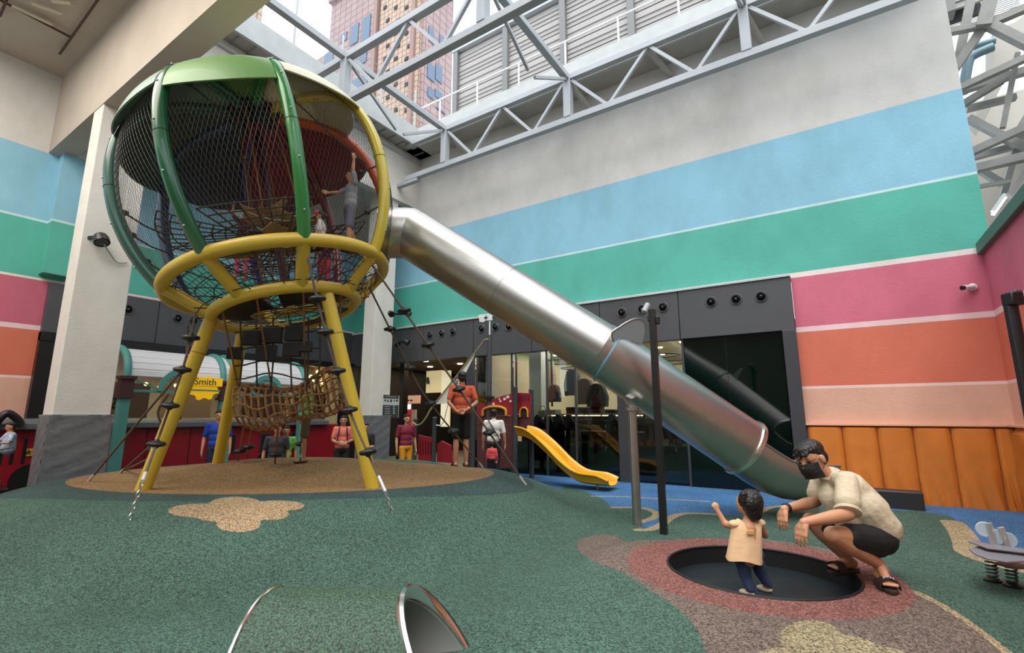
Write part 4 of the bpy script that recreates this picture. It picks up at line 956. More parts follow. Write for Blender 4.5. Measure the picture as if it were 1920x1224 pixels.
for i in range(16):
    px = 1010 + i * 8 + (i > 11) * 60; c_ = atY(px, 800 + 12 * (i % 3), 11.0 + .05 * i); garment(c_[0], 11.0, c_[2], .28, .62, M_cl[i % 3 if i % 4 else 5], '%s garment on the low rail in the shop window, number %s from the left' % (CN[i % 3 if i % 4 else 5], 'one two three four five six seven eight nine ten eleven twelve thirteen fourteen fifteen sixteen'.split()[i]), 'garments on the low rail', .05)
for i in range(9):
    c_ = atY(1150 + i * 18, 800 + 8 * (i % 3), 11.2); garment(c_[0], 11.2, c_[2], .34, .6, M_cl[(i * 3) % 9], '%s garment on the rail behind the slide post, number %s from the left' % (CN[(i * 3) % 9], 'one two three four five six seven eight nine'.split()[i]), 'garments behind the slide post', .06)
t = thing('clothes_rail', 'black clothes rail low in the clothes shop window', 'clothes rail', (-5, 11, 0))
MB().tube([V(-6.9, 11.0, 1.25), V(-3.0, 11.1, 1.25)], .015, 8).build('bar', M_dark, t)
for x in (-6.9, -5.0, -3.0): MB().tube([V(x, 11.03, 0), V(x, 11.03, 1.25)], .015, 8).build('upright', M_dark, t)
for i, px in enumerate((1018, 1100, 1170, 1195, 1220)):
    c_ = atY(px, 790 if i else 775, 10.9); t = thing('handbag', 'handbag on display in the clothes shop, ' + ['grey one at the far left', 'dark one by the pier', 'white one right of the pier', 'black one next to the slide post', 'brown one behind the slide post'][i], 'bag', c_)
    m_b = [M_cl[4], M_cl[1], M_cl[7], M_cl[1], M_cl[8]][i]
    MB().obox(c_, V(.13, 0, 0), V(0, .05, 0), V(0, 0, .09)).build('body', m_b, t, bevel=.03)
    MB().tube([c_ + V(.08 * cos(q * pi / 8), 0, .08 + .11 * sin(q * pi / 8)) for q in range(9)], .009, 6).build('handle', m_b, t)
# hanging dark banners
for i, (px, y0, y1) in enumerate([(968, 650, 735), (1001, 668, 760), (1034, 672, 762), (890, 690, 740), (901, 680, 740)]):
    a = atY(px, y0, 11.3); b_ = atY(px, y1, 11.3)
    tag(MB().box((a[0] - .02, 11.28, b_[2]), (a[0] + .02, 11.32, 3.25)).build('hanging_rod', M_dark), 'black vertical display rod behind the shop glass, ' + ['behind the ship mast', 'above the ship playhouse side', 'right of the playhouse', 'left of the ship mast', 'just left of the ship mast, shorter'][i], 'rod', 'shop display rods')
c_ = atY(1003, 690, 11.0); tag(MB().box((c_[0] - .18, 11, .0), (c_[0] + .18, 11.3, 3.25)).build('white_shop_column', mat('white gloss column', 'd8dcda', .3)), 'white square column inside the clothes shop window', 'column')

# food court side: partitions, lit signs, a menu board, exit sign
M_warm = mat('warm light globe', 'ffc25a', .5, emit=6)
for i, (px, py) in enumerate([(583, 706), (613, 707), (586, 715), (596, 697), (604, 716)]):
    c_ = atX(px, py, -14.3); t = thing('pendant_lamp', 'glowing amber pendant globe in the dark food shop, ' + ['upper left', 'upper right', 'lowest', 'topmost small one', 'lower right'][i], 'lamp', c_)
    MB().ell(c_, (.06, .06, .06)).build('globe', M_warm, t); MB().tube([c_, V(c_[0], c_[1], 3.0)], .006, 5).build('cord', M_dark, t)
struct('trim_9', MB().box((-11.2, 10.7, -.1), (-11.0, 10.9, 3.05)), M_dark)
for i, (x, y) in enumerate([(-12.3, 11.9), (-11.7, 12.6), (-10.6, 11.2), (-10.2, 12.4)]): downlight(x, y, 3.04, 'food shop ceiling downlight, number %s from the left' % 'one two three four'.split()[i], 'food shop downlights')
wb = thing('lit_display_window', 'cream lit display case in the dark shop front behind the white sail', 'display case', atY(810, 700, 10.6))
a = atY(793, 695, 10.55); b_ = atY(822, 735, 10.55); MB().box((a[0], 10.7, b_[2]), (b_[0], 10.75, a[2])).build('backlight', mat('cream backlight', 'c9b98a', .6, emit=.35), wb, sm=False)
MB().tube([a + V(.1, .08, -.2), a + V(.15, .08, -.38)], .05, 8).build('ornament', M_dark, wb)
a = atY(826, 695, 10.55); b_ = atY(834, 800, 10.55); MB().box((a[0], 10.6, b_[2]), (b_[0] + .1, 10.66, a[2])).build('lit_jamb', mat('cream lit jamb', 'd2c8a4', .6, emit=.4), wb, sm=False)
ex = thing('exit_sign', 'small green lit exit sign just right of the far column', 'sign', atY(755, 732, 10.9))
c_ = atY(756, 732, 11.2); MB().obox(c_, V(.16, 0, 0), V(0, .02, 0), V(0, 0, .09)).build('case', mat('green lit sign', '1fbf7a', .5, emit=1.6), ex, sm=False)
MB().bar(c_ + V(-.09, -.024, .0), c_ + V(.07, -.024, .0), .01, .03).bar(c_ + V(.02, -.024, .04), c_ + V(.08, -.024, .0), .01, .02).bar(c_ + V(.02, -.024, -.04), c_ + V(.08, -.024, .0), .01, .02).build('arrow', mat('sign white', 'ffffff', .5, emit=2), ex, sm=False)
rs = thing('red_stall', 'bright red and white lit stall in the passage right of the far column', 'stall', atY(770, 790, 11.6))
def RB(x0, y0, x1, y1, Y, name, m, p_=None, d=.06): a = atY(x0, y0, Y); b_ = atY(x1, y1, Y); return MB().box((min(a[0], b_[0]), Y, min(a[2], b_[2])), (max(a[0], b_[0]), Y + d, max(a[2], b_[2]))).build(name, m, p_, sm=False)
RB(748, 742, 786, 756, 11.6, 'sign_board', mat('salmon sign', 'd59a80', .6, emit=.3), rs); RB(748, 758, 768, 767, 11.58, 'white_sign', mat('lit white sign', 'ffffff', .6, emit=.7), rs)
RB(748, 768, 772, 862, 11.62, 'red_panel', mat('lit red panel', 'd0201c', .6, emit=.15), rs); RB(772, 768, 776, 862, 11.6, 'side_post', mat('pale post', 'd8cfc4', .5), rs)
XB0 = [RB(x, 749, x + 3, 752, 11.57, 'symbol', M_dark, rs) for x in (757, 763, 769)]
# notice on the far column
nb = thing('rules_notice', 'grey and black rules notice with small symbols on the far column', 'notice', atX(730, 760, -10.29))
def XB(x0, y0, x1, y1, X_, name, m, p_=None, d=.01): a = atX(x0, y0, X_); b_ = atX(x1, y1, X_); return MB().box((X_, min(a[1], b_[1]), min(a[2], b_[2])), (X_ + d, max(a[1], b_[1]), max(a[2], b_[2]))).build(name, m, p_, sm=False)
XB(719, 740, 747, 783, -10.295, 'board', mat('notice grey', 'c2c4c4', .6), nb, .006); XB(719, 740, 747, 747, -10.288, 'header', M_frame, nb); XB(718, 759, 746, 783, -10.288, 'lower_panel', M_frame, nb)
for i in range(4):
    XB(721, 761.5 + i * 4.2, 731, 762.7 + i * 4.2, -10.277, 'text_line', mat('notice text', 'b8c4cc', .6), nb, .003); XB(737, 761 + i * 4.2, 740, 763.2 + i * 4.2, -10.277, 'symbol', mat('notice cyan', '8ad0d4', .6), nb, .003)
for i, x in enumerate((721, 726, 732, 738, 743)): XB(x, 749 + i % 2, x + 2.5, 752 + i % 3, -10.288, 'symbol', M_dark, nb, .003)
XB(722, 742.8, 744, 744.4, -10.277, 'text_line', mat('notice text', 'b8c4cc', .6), nb, .003)

# ------------------------------------------------------------------ left side: station canopy, train, shops beyond
room_l = MB().box((-19, 2.9, -.1), (-18.9, 10.2, 3.1)).box((-19, 2.8, -.1), (-13.05, 2.9, 3.1)).box((-19, 10.2, -.1), (-13.05, 10.3, 3.1)); struct('wall_left_shop', room_l, mat('cream shop wall', 'cfc4a4'))
struct('ceiling_left_shop', MB().box((-19, 2.9, 3.0), (-13.0, 10.2, 3.1)), mat('brown ceiling', '6e6450', .8))
area('mall_fill_light', (-8.0, -1.5, 8.2), 7, 5, 420, (1, .93, .84))  # unseen fill lamp under the slab, added to brighten the mall side
area('left_shop_light', (-15.5, 6.5, 2.95), 4, 5, 55)
for i, (y, z) in enumerate([(3.6, 0), (4.5, 1), (5.6, 0), (6.6, 1), (7.8, 0), (9.0, 1)]): downlight(-14 - z, y, 2.99, 'left shop ceiling downlight, number %s going away from the near column' % 'one two three four five six'.split()[i], 'left shop downlights')
XF = -13.2
for i, (y0, y1, c) in enumerate([(3.0, 3.7, 'd9c9a0'), (4.0, 5.0, '6a5a4a'), (5.25, 6.4, 'b8a078'), (7.2, 8.4, '4a3a34'), (8.7, 9.8, '2c2626')]):
    o = MB().box((XF - .35, y0, -.1), (XF - .3, y1, 2.1)).build('shop_partition', mat('partition ' + c, c, .6)); tag(o, 'shop partition panel behind the train, ' + ['cream, numbered 2', 'brown', 'light oak', 'dark brown', 'almost black'][i], 'partition')
text_mesh('lettering', '2', M_dark, bpy.data.objects['shop_partition'], atX(212, 756, XF - .29), (0, 1, 0), ZV, .36)
t = bpy.data.objects['shop_partition']
M_teal = mat('teal station paint', '4f9088', .5); M_roof = mat('white corrugated roof', 'd8d6d8', .5)
st = thing('station_canopy', 'white barrel roofed toy station canopy on teal posts behind the globe legs', 'canopy', (-11.8, 5.6, 0))
XC, RZ0, RR = -12.15, 2.12, .62
Y0, Y1 = 3.85, 7.7
rows = [[V(XC + RR * cos(a), y, RZ0 + RR * .95 * sin(a)) for y in np.linspace(Y0, Y1, 3)] for a in np.linspace(0, pi, 25)]
mb = MB()
for i in range(13):
    a0, a1 = pi * i / 13, pi * (i + 1) / 13; am = (a0 + a1) / 2; pr_ = []
    for a, k_ in ((a0, 0), (a0 + .03, .012), (a1 - .03, .012), (a1, 0)): pr_.append((a, RR + k_))
    mb.grid([[V(XC + r * cos(a), y, RZ0 + r * .95 * sin(a)) for y in (Y0, Y1)] for a, r in pr_])
mb.grid([[V(XC + (RR - .03) * cos(a), y, RZ0 + (RR - .03) * .95 * sin(a)) for y in (Y0, Y1)] for a in np.linspace(0, pi, 20)])
mb.build('barrel_roof', M_roof, st)
M_cap = mat('maroon capital', '4a262c', .5)
for y in (Y0, (Y0 + Y1) / 2 - .12, (Y0 + Y1) / 2 + .12, Y1):
    pts = [V(XC + RR * cos(a), y, RZ0 + RR * .97 * sin(a)) for a in np.linspace(0, pi, 25)]
    MB().tube(pts, .07, 10).build('arch_rib', M_teal, st)
for y in (Y0, (Y0 + Y1) / 2, Y1):
    x = XC + RR
    pw = .09 if y != (Y0 + Y1) / 2 else .14
    MB().box((x - .09, y - pw, -.1), (x + .07, y + pw, RZ0 - .35)).build('post', M_teal, st, sm=False, bevel=.01)
    MB().box((x - .12, y - pw - .05, RZ0 - .42), (x + .11, y + pw + .05, RZ0 - .36)).build('capital_base', M_cap, st, sm=False)
    MB().box((x - .09, y - pw - .02, RZ0 - .36), (x + .08, y + pw + .02, RZ0 - .06)).build('capital', M_cap, st, sm=False)
    MB().box((x - .12, y - pw - .05, RZ0 - .06), (x + .11, y + pw + .05, RZ0)).build('capital_top', M_cap, st, sm=False)
MB().box((XC + RR - .04, Y0, RZ0 - .30), (XC + RR + .02, Y1, RZ0 - .25)).build('tie_rail', M_teal, st, sm=False)
for y in (Y0 + .1, Y1 - .1, Y0 + 1.75, Y1 - 1.75):
    s = 1 if y in (Y0 + .1, Y1 - 1.75) else -1
    MB().bar((XC + RR, y, RZ0 - .05), (XC + RR, y + s * .6, RZ0 - .28), .03, .03).build('strut', M_teal, st)
for yc in (atX(338, 720, XC + RR)[1], atX(500, 720, XC + RR)[1]):
    t = MB(); n_ = 15; out_ = [V(XC + RR + .02, yc + .42 * cos(a), RZ0 - .27 + .48 * sin(a)) for a in np.linspace(0, pi, 22)]
    inn = []
    for q in range(2 * n_ + 1):
        a = pi - pi * q / (2 * n_); r = .30 if q % 2 else .345; inn.append(V(XC + RR + .02, yc + r * cos(a), RZ0 - .27 + r * 1.1 * sin(a)))
    t.extr(out_ + inn, V(.04, 0, 0)); t.build('cog_arch', M_teal, st, sm=False)
sg = thing('cog_sign', 'yellow cog shaped sign hanging in the station canopy between the two left legs', 'sign', (XC + RR + .1, 5.45, 1.6))
cy, cz = atX(382, 725, XC + RR + .08)[1:3]
pts = []
for q in range(32):
    a = pi * 2 * q / 32; r = .33 if (q // 2) % 2 else .27; pts.append(V(XC + RR + .08, cy + r * cos(a), cz - .03 + r * .8 * sin(a)))
MB().extr(pts, V(.03, 0, 0)).build('cog_board', mat('yellow paint with glow', 'f2b90c', .4, emit=.15), sg, sm=False)  # faint emission brightens the yellow; the board itself is no lamp
MB().box((XC + RR + .10, cy - .36, cz + .02), (XC + RR + .13, cy + .36, cz + .20)).build('name_board', mat('yellow paint with glow', 'f2b90c'), sg, sm=False)
text_mesh('lettering', 'Smith', mat('teal letters', '1f5a50', .5), sg, V(XC + RR + .135, cy, cz + .10), (0, 1, 0), ZV, .20, .006)
MB().box((XC + RR + .11, cy - .34, cz - .09), (XC + RR + .12, cy + .34, cz - .06)).build('band', M_teal, sg, sm=False)
lp = [(4.3, 2.0), (4.55, 1.95), (4.85, 2.0), (5.6, 2.0), (6.3, 1.95), (7.3, 2.0)]
for i, (y, z) in enumerate(lp):
    c_ = V(XC + .3, y, z); tag(MB().ell(c_, (.035, .035, .035)).build('festoon_bulb', M_warm), 'small warm bulb under the station canopy, number %s from its left post' % 'one two three four five six'.split()[i], 'bulb', 'bulbs under the canopy')
# train
tr = thing('toy_train', 'long dark red toy train carriage with grey roof behind the mound', 'train', (-11.1, 4.5, 0))
XT = -11.75
M_train = mat('deep red train paint', '8a1523', .35, coat=.3); M_roofg = mat('train roof grey', '5a5c62', .5)
zt = 1.14
MB().box((XT - .75, .6, .18), (XT, 9.0, zt)).build('carriage_body', M_train, tr, sm=False, bevel=.02)
rows = [[V(XT - .8 + (.9) * u, y, zt + .04 + .13 * sin(pi * min(1, (1 - u) * 1.0 + .0))) for y in np.linspace(.2, 8.6, 8)] for u in np.linspace(0, 1, 9)]
MB().grid(rows, .02).build('roof', M_roofg, tr)
MB().box((XT + .06, .2, zt - .02), (XT + .12, 8.6, zt + .09)).build('roof_fascia', M_roofg, tr, sm=False, bevel=.015)
M_slot = mat('train slot window', 'c8a090', .6)
for y in [atX(px_, 810, XT)[1] for px_ in (5, 26, 48, 74)]: MB().box((XT - .01, y, .55), (XT + .01, y + .05, .98)).build('slot_window', M_slot if y < 2.2 else M_dark, tr, sm=False, bevel=.01)
for y, w_ in ((5.9, .3), (6.75, .3), (7.55, .3)):
    MB().box((XT - .01, y, .5), (XT + .015, y + w_, .95)).build('window_frame', M_cap, tr, sm=False, bevel=.02); MB().box((XT - .01, y + .04, .54), (XT + .02, y + w_ - .04, .91)).build('window_pane', M_dark, tr, sm=False)
for y in (3.6, 4.4, 5.2, 6.5, 7.3): MB().box((XT, y, .2), (XT + .008, y + .012, zt)).build('panel_joint', M_dark, tr, sm=False)
for y in (2.75, 7.0): MB().lathe([(.01, 0), (.26, 0), (.28, .02), (.28, .05), (.01, .05)], V(XT - .02, y, .26), V(1, 0, 0), 28).build('wheel', M_dark, tr)
a = atX(50, 848, XT + .03); b_ = atX(86, 844, XT + .03)
np_ = thing('name_plate', 'yellow name plate with brown letters on the red train side left of the column', 'sign', a)
MB().box((XT + .004, a[1], a[2] - .07), (XT + .02, b_[1] + .25, a[2] + .06)).build('plate', mat('yellow plate', 'c09a34', .5), np_, sm=False, bevel=.01)
text_mesh('lettering', '\u2605 ZOMM', mat('brown letters', '4a2c14', .5), np_, V(XT + .022, (a[1] + b_[1]) / 2 + .10, a[2] - .005), (0, 1, 0), ZV, .12, .004)
# train front with hood and smokestack arch at the left edge
fr = thing('toy_engine', 'bright red rounded toy engine front at the left edge', 'train', (-10.2, .8, 0))
MB().ell(V(-10.25, 1.55, .38), (.45, .55, .42), n=24, m=14).build('hood', mat('bright red paint', 'a51f2c', .25, coat=.5), fr)
MB().tube([atX(0, 843, -9.85), atX(27, 838, -9.83)], .012, 6).build('trim_line', M_dark, fr)
hood = smooth_loop([atX(-12, 800, XT + .2), atX(2, 782, XT + .2), atX(16, 775, XT + .2), atX(33, 786, XT + .2), atX(40, 798, XT + .2)], 4, False)
MB().tube(hood, .06, 10).build('canopy_arch', M_dark, fr)
# ------------------------------------------------------------------ people
def fused(name, elems, m, parent, voxel=.012, sm=4, label=None):
    """one continuous skin grown over tapered limbs and ellipsoids"""
    mb = MB()
    for e in elems:
        if e[0] == 'c': mb.cone(e[1], e[2], e[3], e[4], 14)
        elif e[0] == 'e': mb.ell(e[1], e[2], e[3] if len(e) > 3 else None, 18, 12)
    me = bpy.data.meshes.new(name); me.from_pydata(mb.v, [], mb.f)
    o = bpy.data.objects.new(name, me); COL.objects.link(o)
    r = o.modifiers.new('r', 'REMESH'); r.mode = 'VOXEL'; r.voxel_size = voxel
    s = o.modifiers.new('s', 'SMOOTH'); s.factor = .5; s.iterations = sm
    dg = bpy.context.evaluated_depsgraph_get(); ev = o.evaluated_get(dg); me2 = bpy.data.meshes.new_from_object(ev)
    vs = [tuple(v.co) for v in me2.vertices]; fs = [tuple(p_.vertices) for p_ in me2.polygons]
    bpy.data.objects.remove(o); bpy.data.meshes.remove(me2)
    out_ = MB(); out_.v = vs; out_.f = fs; out_.mi = [0] * len(fs)
    ob = out_.build(name, m, parent, label=label, angle=80)
    return ob
def basis(fwd, up):
    f = unit(fwd); u = unit(up - f * (np.asarray(up) @ f)); r = np.cross(f, u); return r, f, u      # right, forward, up
def hand(w, d, n, s, curl=.5, spread=.12, side=1, thumb=True):
    """palm and five fingers. w wrist, d towards the fingertips, n out of the back of the hand, side +1: thumb on the d x n side"""
    d = unit(d); n = unit(n - d * (n @ d)); t = np.cross(d, n) * side; E = []
    pl = .085 * s; E.append(('c', w, .024 * s, w + d * pl * .5 + t * .015 * s, .022 * s)); E.append(('c', w, .024 * s, w + d * pl * .5 - t * .018 * s, .020 * s))
    for i, (o, L, rr) in enumerate([(.034, .072, .0085), (.0115, .080, .0088), (-.0115, .074, .0084), (-.034, .058, .0074)]):
        k = w + d * pl + t * o * s * .95
        E.append(('c', w + d * pl * .25 + t * o * .6 * s, .017 * s, k, .0125 * s))
        a = k; ang = 0; fd = unit(d + t * (o * spread * 22))
        for q, f in enumerate((.45, .32, .25)):
            ang += curl * (.55 if q == 0 else .8) * (1 + .12 * i)
            dd = fd * cos(ang) - n * sin(ang); b = a + dd * L * f * s; E.append(('c', a, rr * s * (1.05 - .1 * q), b, rr * s * (.98 - .1 * q))); a = b
    if thumb:
        a = w + d * .020 * s + t * .022 * s; b = a + unit(d * .75 + t * .75 - n * .25) * .038 * s; c = b + unit(d * .95 + t * .3 - n * .4) * .030 * s; e = c + unit(d * 1.0 - n * .45) * .024 * s
        E += [('c', a, .017 * s, b, .0125 * s), ('c', b, .0125 * s, c, .011 * s), ('c', c, .011 * s, e, .009 * s)]
    return E
M_skin = mat('light tan skin', 'bb8867', .5, noise=.04, scale=8); M_skin2 = mat('tan skin', 'b5805f', .5, noise=.04, scale=8); M_hair = mat('black hair', '15110f', .42, noise=.3, scale=25, bump=.6, bscale=60)
def head_elems(c, r, f, u, s, face=True):
    B = np.array([r, f, u]); E = [('e', c + u * .018 * s, (.074 * s, .092 * s, .088 * s), B), ('e', c - u * .035 * s + f * .022 * s, (.060 * s, .066 * s, .078 * s), B), ('e', c - u * .088 * s + f * .050 * s, (.028 * s, .026 * s, .022 * s), B)]
    if face:
        E += [('c', c + f * .086 * s + u * .012 * s, .010 * s, c + f * .104 * s - u * .026 * s, .014 * s), ('c', c + f * .082 * s - u * .058 * s - r * .018 * s, .010 * s, c + f * .082 * s - u * .058 * s + r * .018 * s, .010 * s), ('c', c + f * .074 * s + u * .030 * s - r * .034 * s, .012 * s, c + f * .074 * s + u * .030 * s + r * .034 * s, .012 * s)]
        for q in (-1, 1): E.append(('e', c + r * q * .078 * s - u * .008 * s, (.012 * s, .019 * s, .030 * s), B))
    return E
def eyes(c, r, f, u, s, parent):
    for q in (-1, 1):
        e = MB().ell(c + f * .079 * s + r * q * .031 * s + u * .006 * s, (.013 * s, .010 * s, .009 * s), np.array([r, f, u]), 12, 8).build('eye', mat('eye dark', '1a1412', .25), parent)
def hair_cap(name, c, r, f, u, s, parent, m=None, length=0.0, extra=None, vox=.010):
    B = np.array([r, f, u])
    E = [('e', c + u * .048 * s - f * .018 * s, (.082 * s, .094 * s, .074 * s), B), ('e', c + u * .080 * s + f * .034 * s, (.066 * s, .060 * s, .034 * s), B), ('e', c - f * .050 * s - u * .008 * s, (.074 * s, .052 * s, .070 * s), B)]
    for q in (-1, 1): E.append(('c', c + r * q * .070 * s + u * .03 * s - f * .005 * s, .016 * s, c + r * q * .074 * s - u * .0 * s - f * .02 * s, .012 * s))
    if length: E += [('c', c - f * .06 * s, .06 * s, c - f * .06 * s - u * length, .05 * s)] + [('c', c + r * q * .06 * s - f * .02 * s, .035 * s, c + r * q * .07 * s - f * .02 * s - u * length, .03 * s) for q in (-1, 1)]
    if extra: E += extra
    return fused(name, E, m or M_hair, parent, vox, 2)
def limb(a, ra, b, rb, bulge=0.0, bdir=None):
    if not bulge: return [('c', a, ra, b, rb)]
    mid = a + (b - a) * .33; return [('c', a, ra, mid, ra * (1 + bulge)), ('c', mid, ra * (1 + bulge), b, rb)]
def person_std(label, P0, face_dir, H, top, bottom, skin=None, arms=None, hair_len=0, sleeve=.45, short=True, shoes='2a2a2c', lean=0.0, legs=None, group=None, voxel=.013, show_face=True, headdir=None, extra_hair=None, female=False, loose=1.0, name='person'):
    """standing figure. P0 ground point, face_dir heading, H height"""
    s = H / 1.72; f = unit(np.array([face_dir[0], face_dir[1], 0.0])); r = np.cross(f, ZV); P0 = np.asarray(P0, float); t = thing(name, label, 'person', P0, group=group); skin = skin or M_skin
    q = lambda x, y, z: P0 + (r * x + f * y + ZV * z) * s
    L = legs or {}
    hipz = .90; J = {}
    for sd, k in ((-1, 'L'), (1, 'R')):
        ft = L.get(k, (.095 * sd, 0, 0)); J['ank' + k] = q(ft[0], ft[1], .075 + ft[2]); J['knee' + k] = q(ft[0] * .95 + .0, ft[1] * .55 + .03 + (ft[3] if len(ft) > 3 else 0), .49 + ft[2] * .6); J['hip' + k] = q(.085 * sd, 0, hipz); J['toe' + k] = J['ank' + k] + (f * .15 + r * sd * .03 - ZV * .045) * s
        J['sh' + k] = q((.165 if female else .185) * sd, lean * .4, 1.405)
    arms = arms or {}
    for sd, k in ((-1, 'L'), (1, 'R')):
        a = arms.get(k)
        if a: J['el' + k] = q(*a[0]); J['wr' + k] = q(*a[1]); J['hd' + k] = unit(r * a[2][0] + f * a[2][1] + ZV * a[2][2])
        else: J['el' + k] = q(.235 * sd, lean * .3 - .02, 1.12); J['wr' + k] = q(.25 * sd, lean * .2 + .05, .87); J['hd' + k] = unit(-ZV + f * .1)
    neck = q(0, lean * .6 - .005, 1.46); hc = q(0, lean + .02, 1.60); hf = unit(np.asarray(headdir, float)) if headdir is not None else f
    hr, hf, hu = basis(hf, ZV + f * .05)
    E = [('e', q(0, 0, .95), (.150 * s, .105 * s, .12 * s), np.array([r, f, ZV])), ('e', q(0, lean * .2, 1.12), (.130 * s, .095 * s, .14 * s), np.array([r, f, ZV])), ('e', q(0, lean * .4, 1.30), (.155 * s, .105 * s, .15 * s), np.array([r, f, ZV])), ('c', q(-.12, lean * .4, 1.40), .05 * s, q(.12, lean * .4, 1.40), .05 * s), ('c', q(0, lean * .4, 1.38), .062 * s, hc - hu * .06 * s, .052 * s)]
    for sd, k in ((-1, 'L'), (1, 'R')):
        E += limb(J['hip' + k], .082 * s, J['knee' + k], .052 * s) + limb(J['knee' + k], .050 * s, J['ank' + k], .033 * s, .18)
        E += [('c', J['ank' + k] - f * .03 * s - ZV * .03 * s, .036 * s, J['toe' + k], .026 * s)]
        E += limb(J['sh' + k], .050 * s, J['el' + k], .036 * s) + limb(J['el' + k], .036 * s, J['wr' + k], .024 * s, .08)
        E += hand(J['wr' + k], J['hd' + k], r * sd if abs(J['hd' + k] @ r) < .8 else f, s, .45, side=1)
    E += head_elems(hc, hr, hf, hu, s)
    fused('body', E, skin, t, voxel, 3)
    # shirt
    k_ = loose
    E = [('e', q(0, 0, 1.02), (.165 * s * k_, .122 * s * k_, .13 * s), np.array([r, f, ZV])), ('e', q(0, lean * .2, 1.15), (.158 * s * k_, .118 * s * k_, .15 * s), np.array([r, f, ZV])), ('e', q(0, lean * .4, 1.30), (.172 * s, .122 * s, .155 * s), np.array([r, f, ZV])), ('c', q(-.13, lean * .4, 1.395), .064 * s, q(.13, lean * .4, 1.395), .064 * s), ('c', q(0, lean * .4, 1.40), .07 * s, q(0, lean * .5, 1.445), .062 * s)]
    for k in 'LR':
        e = J['sh' + k] + (J['el' + k] - J['sh' + k]) * min(1, sleeve * 1.6); E += [('c', J['sh' + k], .058 * s, e, .054 * s)]
        if sleeve > .7: E += [('c', J['el' + k], .055 * s, J['wr' + k], .042 * s)]
    fused('shirt', E, top, t, voxel, 3)
    kn = .85 if short else 1.0
    E = [('e', q(0, 0, .93), (.160 * s, .118 * s, .11 * s), np.array([r, f, ZV]))]
    for k in 'LR':
        e = J['hip' + k] + (J['knee' + k] - J['hip' + k]) * kn; E += [('c', J['hip' + k], .094 * s, e, (.082 if short else .066) * s)]
        if not short: E += [('c', J['knee' + k], .066 * s, J['ank' + k] + ZV * .02, .050 * s)]
    fused('shorts' if short else 'trousers', E, bottom, t, voxel, 3)
    hair_cap('hair', hc, hr, hf, hu, s, t, length=hair_len * s, extra=extra_hair)
    if show_face: eyes(hc, hr, hf, hu, s, t)
    ms = mat('shoe ' + shoes, shoes, .6)
    for k in 'LR':
        a = J['ank' + k]; rr, ff, uu = basis(J['toe' + k] - a + ZV * .045 * s, ZV)
        mb = MB().obox(a + ff * .055 * s - uu * .066 * s, rr * .046 * s, ff * .13 * s, uu * .012 * s)
        so = mb.build('sandal', ms, t, bevel=.008 * s)
        MB().tube([a + ff * .07 * s + rr * .05 * s * cos(q_) + uu * (-.058 + .058 * sin(q_)) * s for q_ in np.linspace(-.1, pi + .1, 9)], .014 * s, 8).build('strap', ms, so)
    J['q'] = q; J['hc'] = hc; J['f'] = f; J['r'] = r; J['s'] = s; J['hu'] = hu; J['hf'] = hf; J['hr'] = hr
    return t, J

toCam = lambda P_: unit(np.array([-P_[0], -P_[1], 0.0]))
away = lambda P_: -toCam(P_)
side_r = lambda P_: np.cross(away(P_), ZV)

# --- man crouching by the trampoline (joints placed in his own plane, at his real distance)
g1 = hit(1642, 1098); FM = F_at(g1); sc = 1.0
def A_(x, y, dF=0.0): return atF(x, y, FM + dF)
man = thing('person', 'man in cream shirt, black shorts and black face mask crouching beside the trampoline', 'person', g1)
M_shirt = mat('cream linen shirt', 'c2b49a', .85, noise=.05, scale=12, bump=.6, bscale=16); M_short = mat('black shorts', '0c0c10', .7, bump=.4, bscale=8)
hip = A_(1640, 1010, .12); hipN = A_(1632, 1012, -.02); hipF = A_(1618, 1004, .24)
kneeN = A_(1562, 1002, -.14); ankN = A_(1649, 1058, -.0); kneeFa = A_(1520, 975, .28); ankF = A_(1590, 1048, .30)
shN = A_(1588, 903, -.06); shF = A_(1538, 900, .32); elN = A_(1590, 964, -.18); wrN = A_(1507, 979, -.26); elF = A_(1530, 940, .28); wrF = A_(1470, 954, .12)
chest = A_(1575, 925, .12); mid = A_(1612, 968, .12); neck = A_(1556, 892, .12); hc = A_(1522, 859, .10)
hfwd = unit(-RV * .86 - ZV * .36 - FV * .38); hr, hf, hu = basis(hfwd, ZV * .9 - RV * .4)
HS = 1.13
E = [('e', hip, (.12, .13, .12)), ('c', hip, .12, mid, .12), ('c', mid, .13, chest, .135), ('c', chest, .12, (shN + shF) / 2, .09), ('c', shN, .055, shF, .055), ('c', (shN + shF) / 2, .062, hc - hu * .05, .052)]
E += limb(hipN, .095, kneeN, .058) + limb(kneeN, .058, ankN, .037, .14) + limb(hipF, .09, kneeFa, .058) + limb(kneeFa, .056, ankF, .037, .14)
ftN = unit(-RV * .30 - FV * .92); ftF = unit(-RV * .95 - FV * .3)
gN = gz(ankN[0], ankN[1]); gF_ = gz(ankF[0], ankF[1])
for a, fd in ((ankN, ftN), (ankF, ftF)):
    g_ = gz(a[0], a[1]) + .03; heel = V(a[0], a[1], g_ + .035) - fd * .045; ball = V(a[0], a[1], g_ + .028) + fd * .125
    sd = np.cross(fd, ZV)
    E += [('c', a, .037, heel, .034), ('c', heel, .034, ball, .026), ('c', a, .036, ball, .026), ('c', ball - sd * .026, .024, ball + sd * .026, .022)]
    for i in range(5):
        o = sd * (-.036 + .018 * i) ; L_ = .045 - .004 * abs(i - (1 if a is ankN else 1)); E.append(('c', ball + o * .8, .013, ball + o + fd * L_ - ZV * .006, .0105 if i else .013))
E += limb(shN, .056, elN, .043) + limb(elN, .043, wrN, .028, .10) + limb(shF, .055, elF, .042) + limb(elF, .042, wrF, .028, .10)
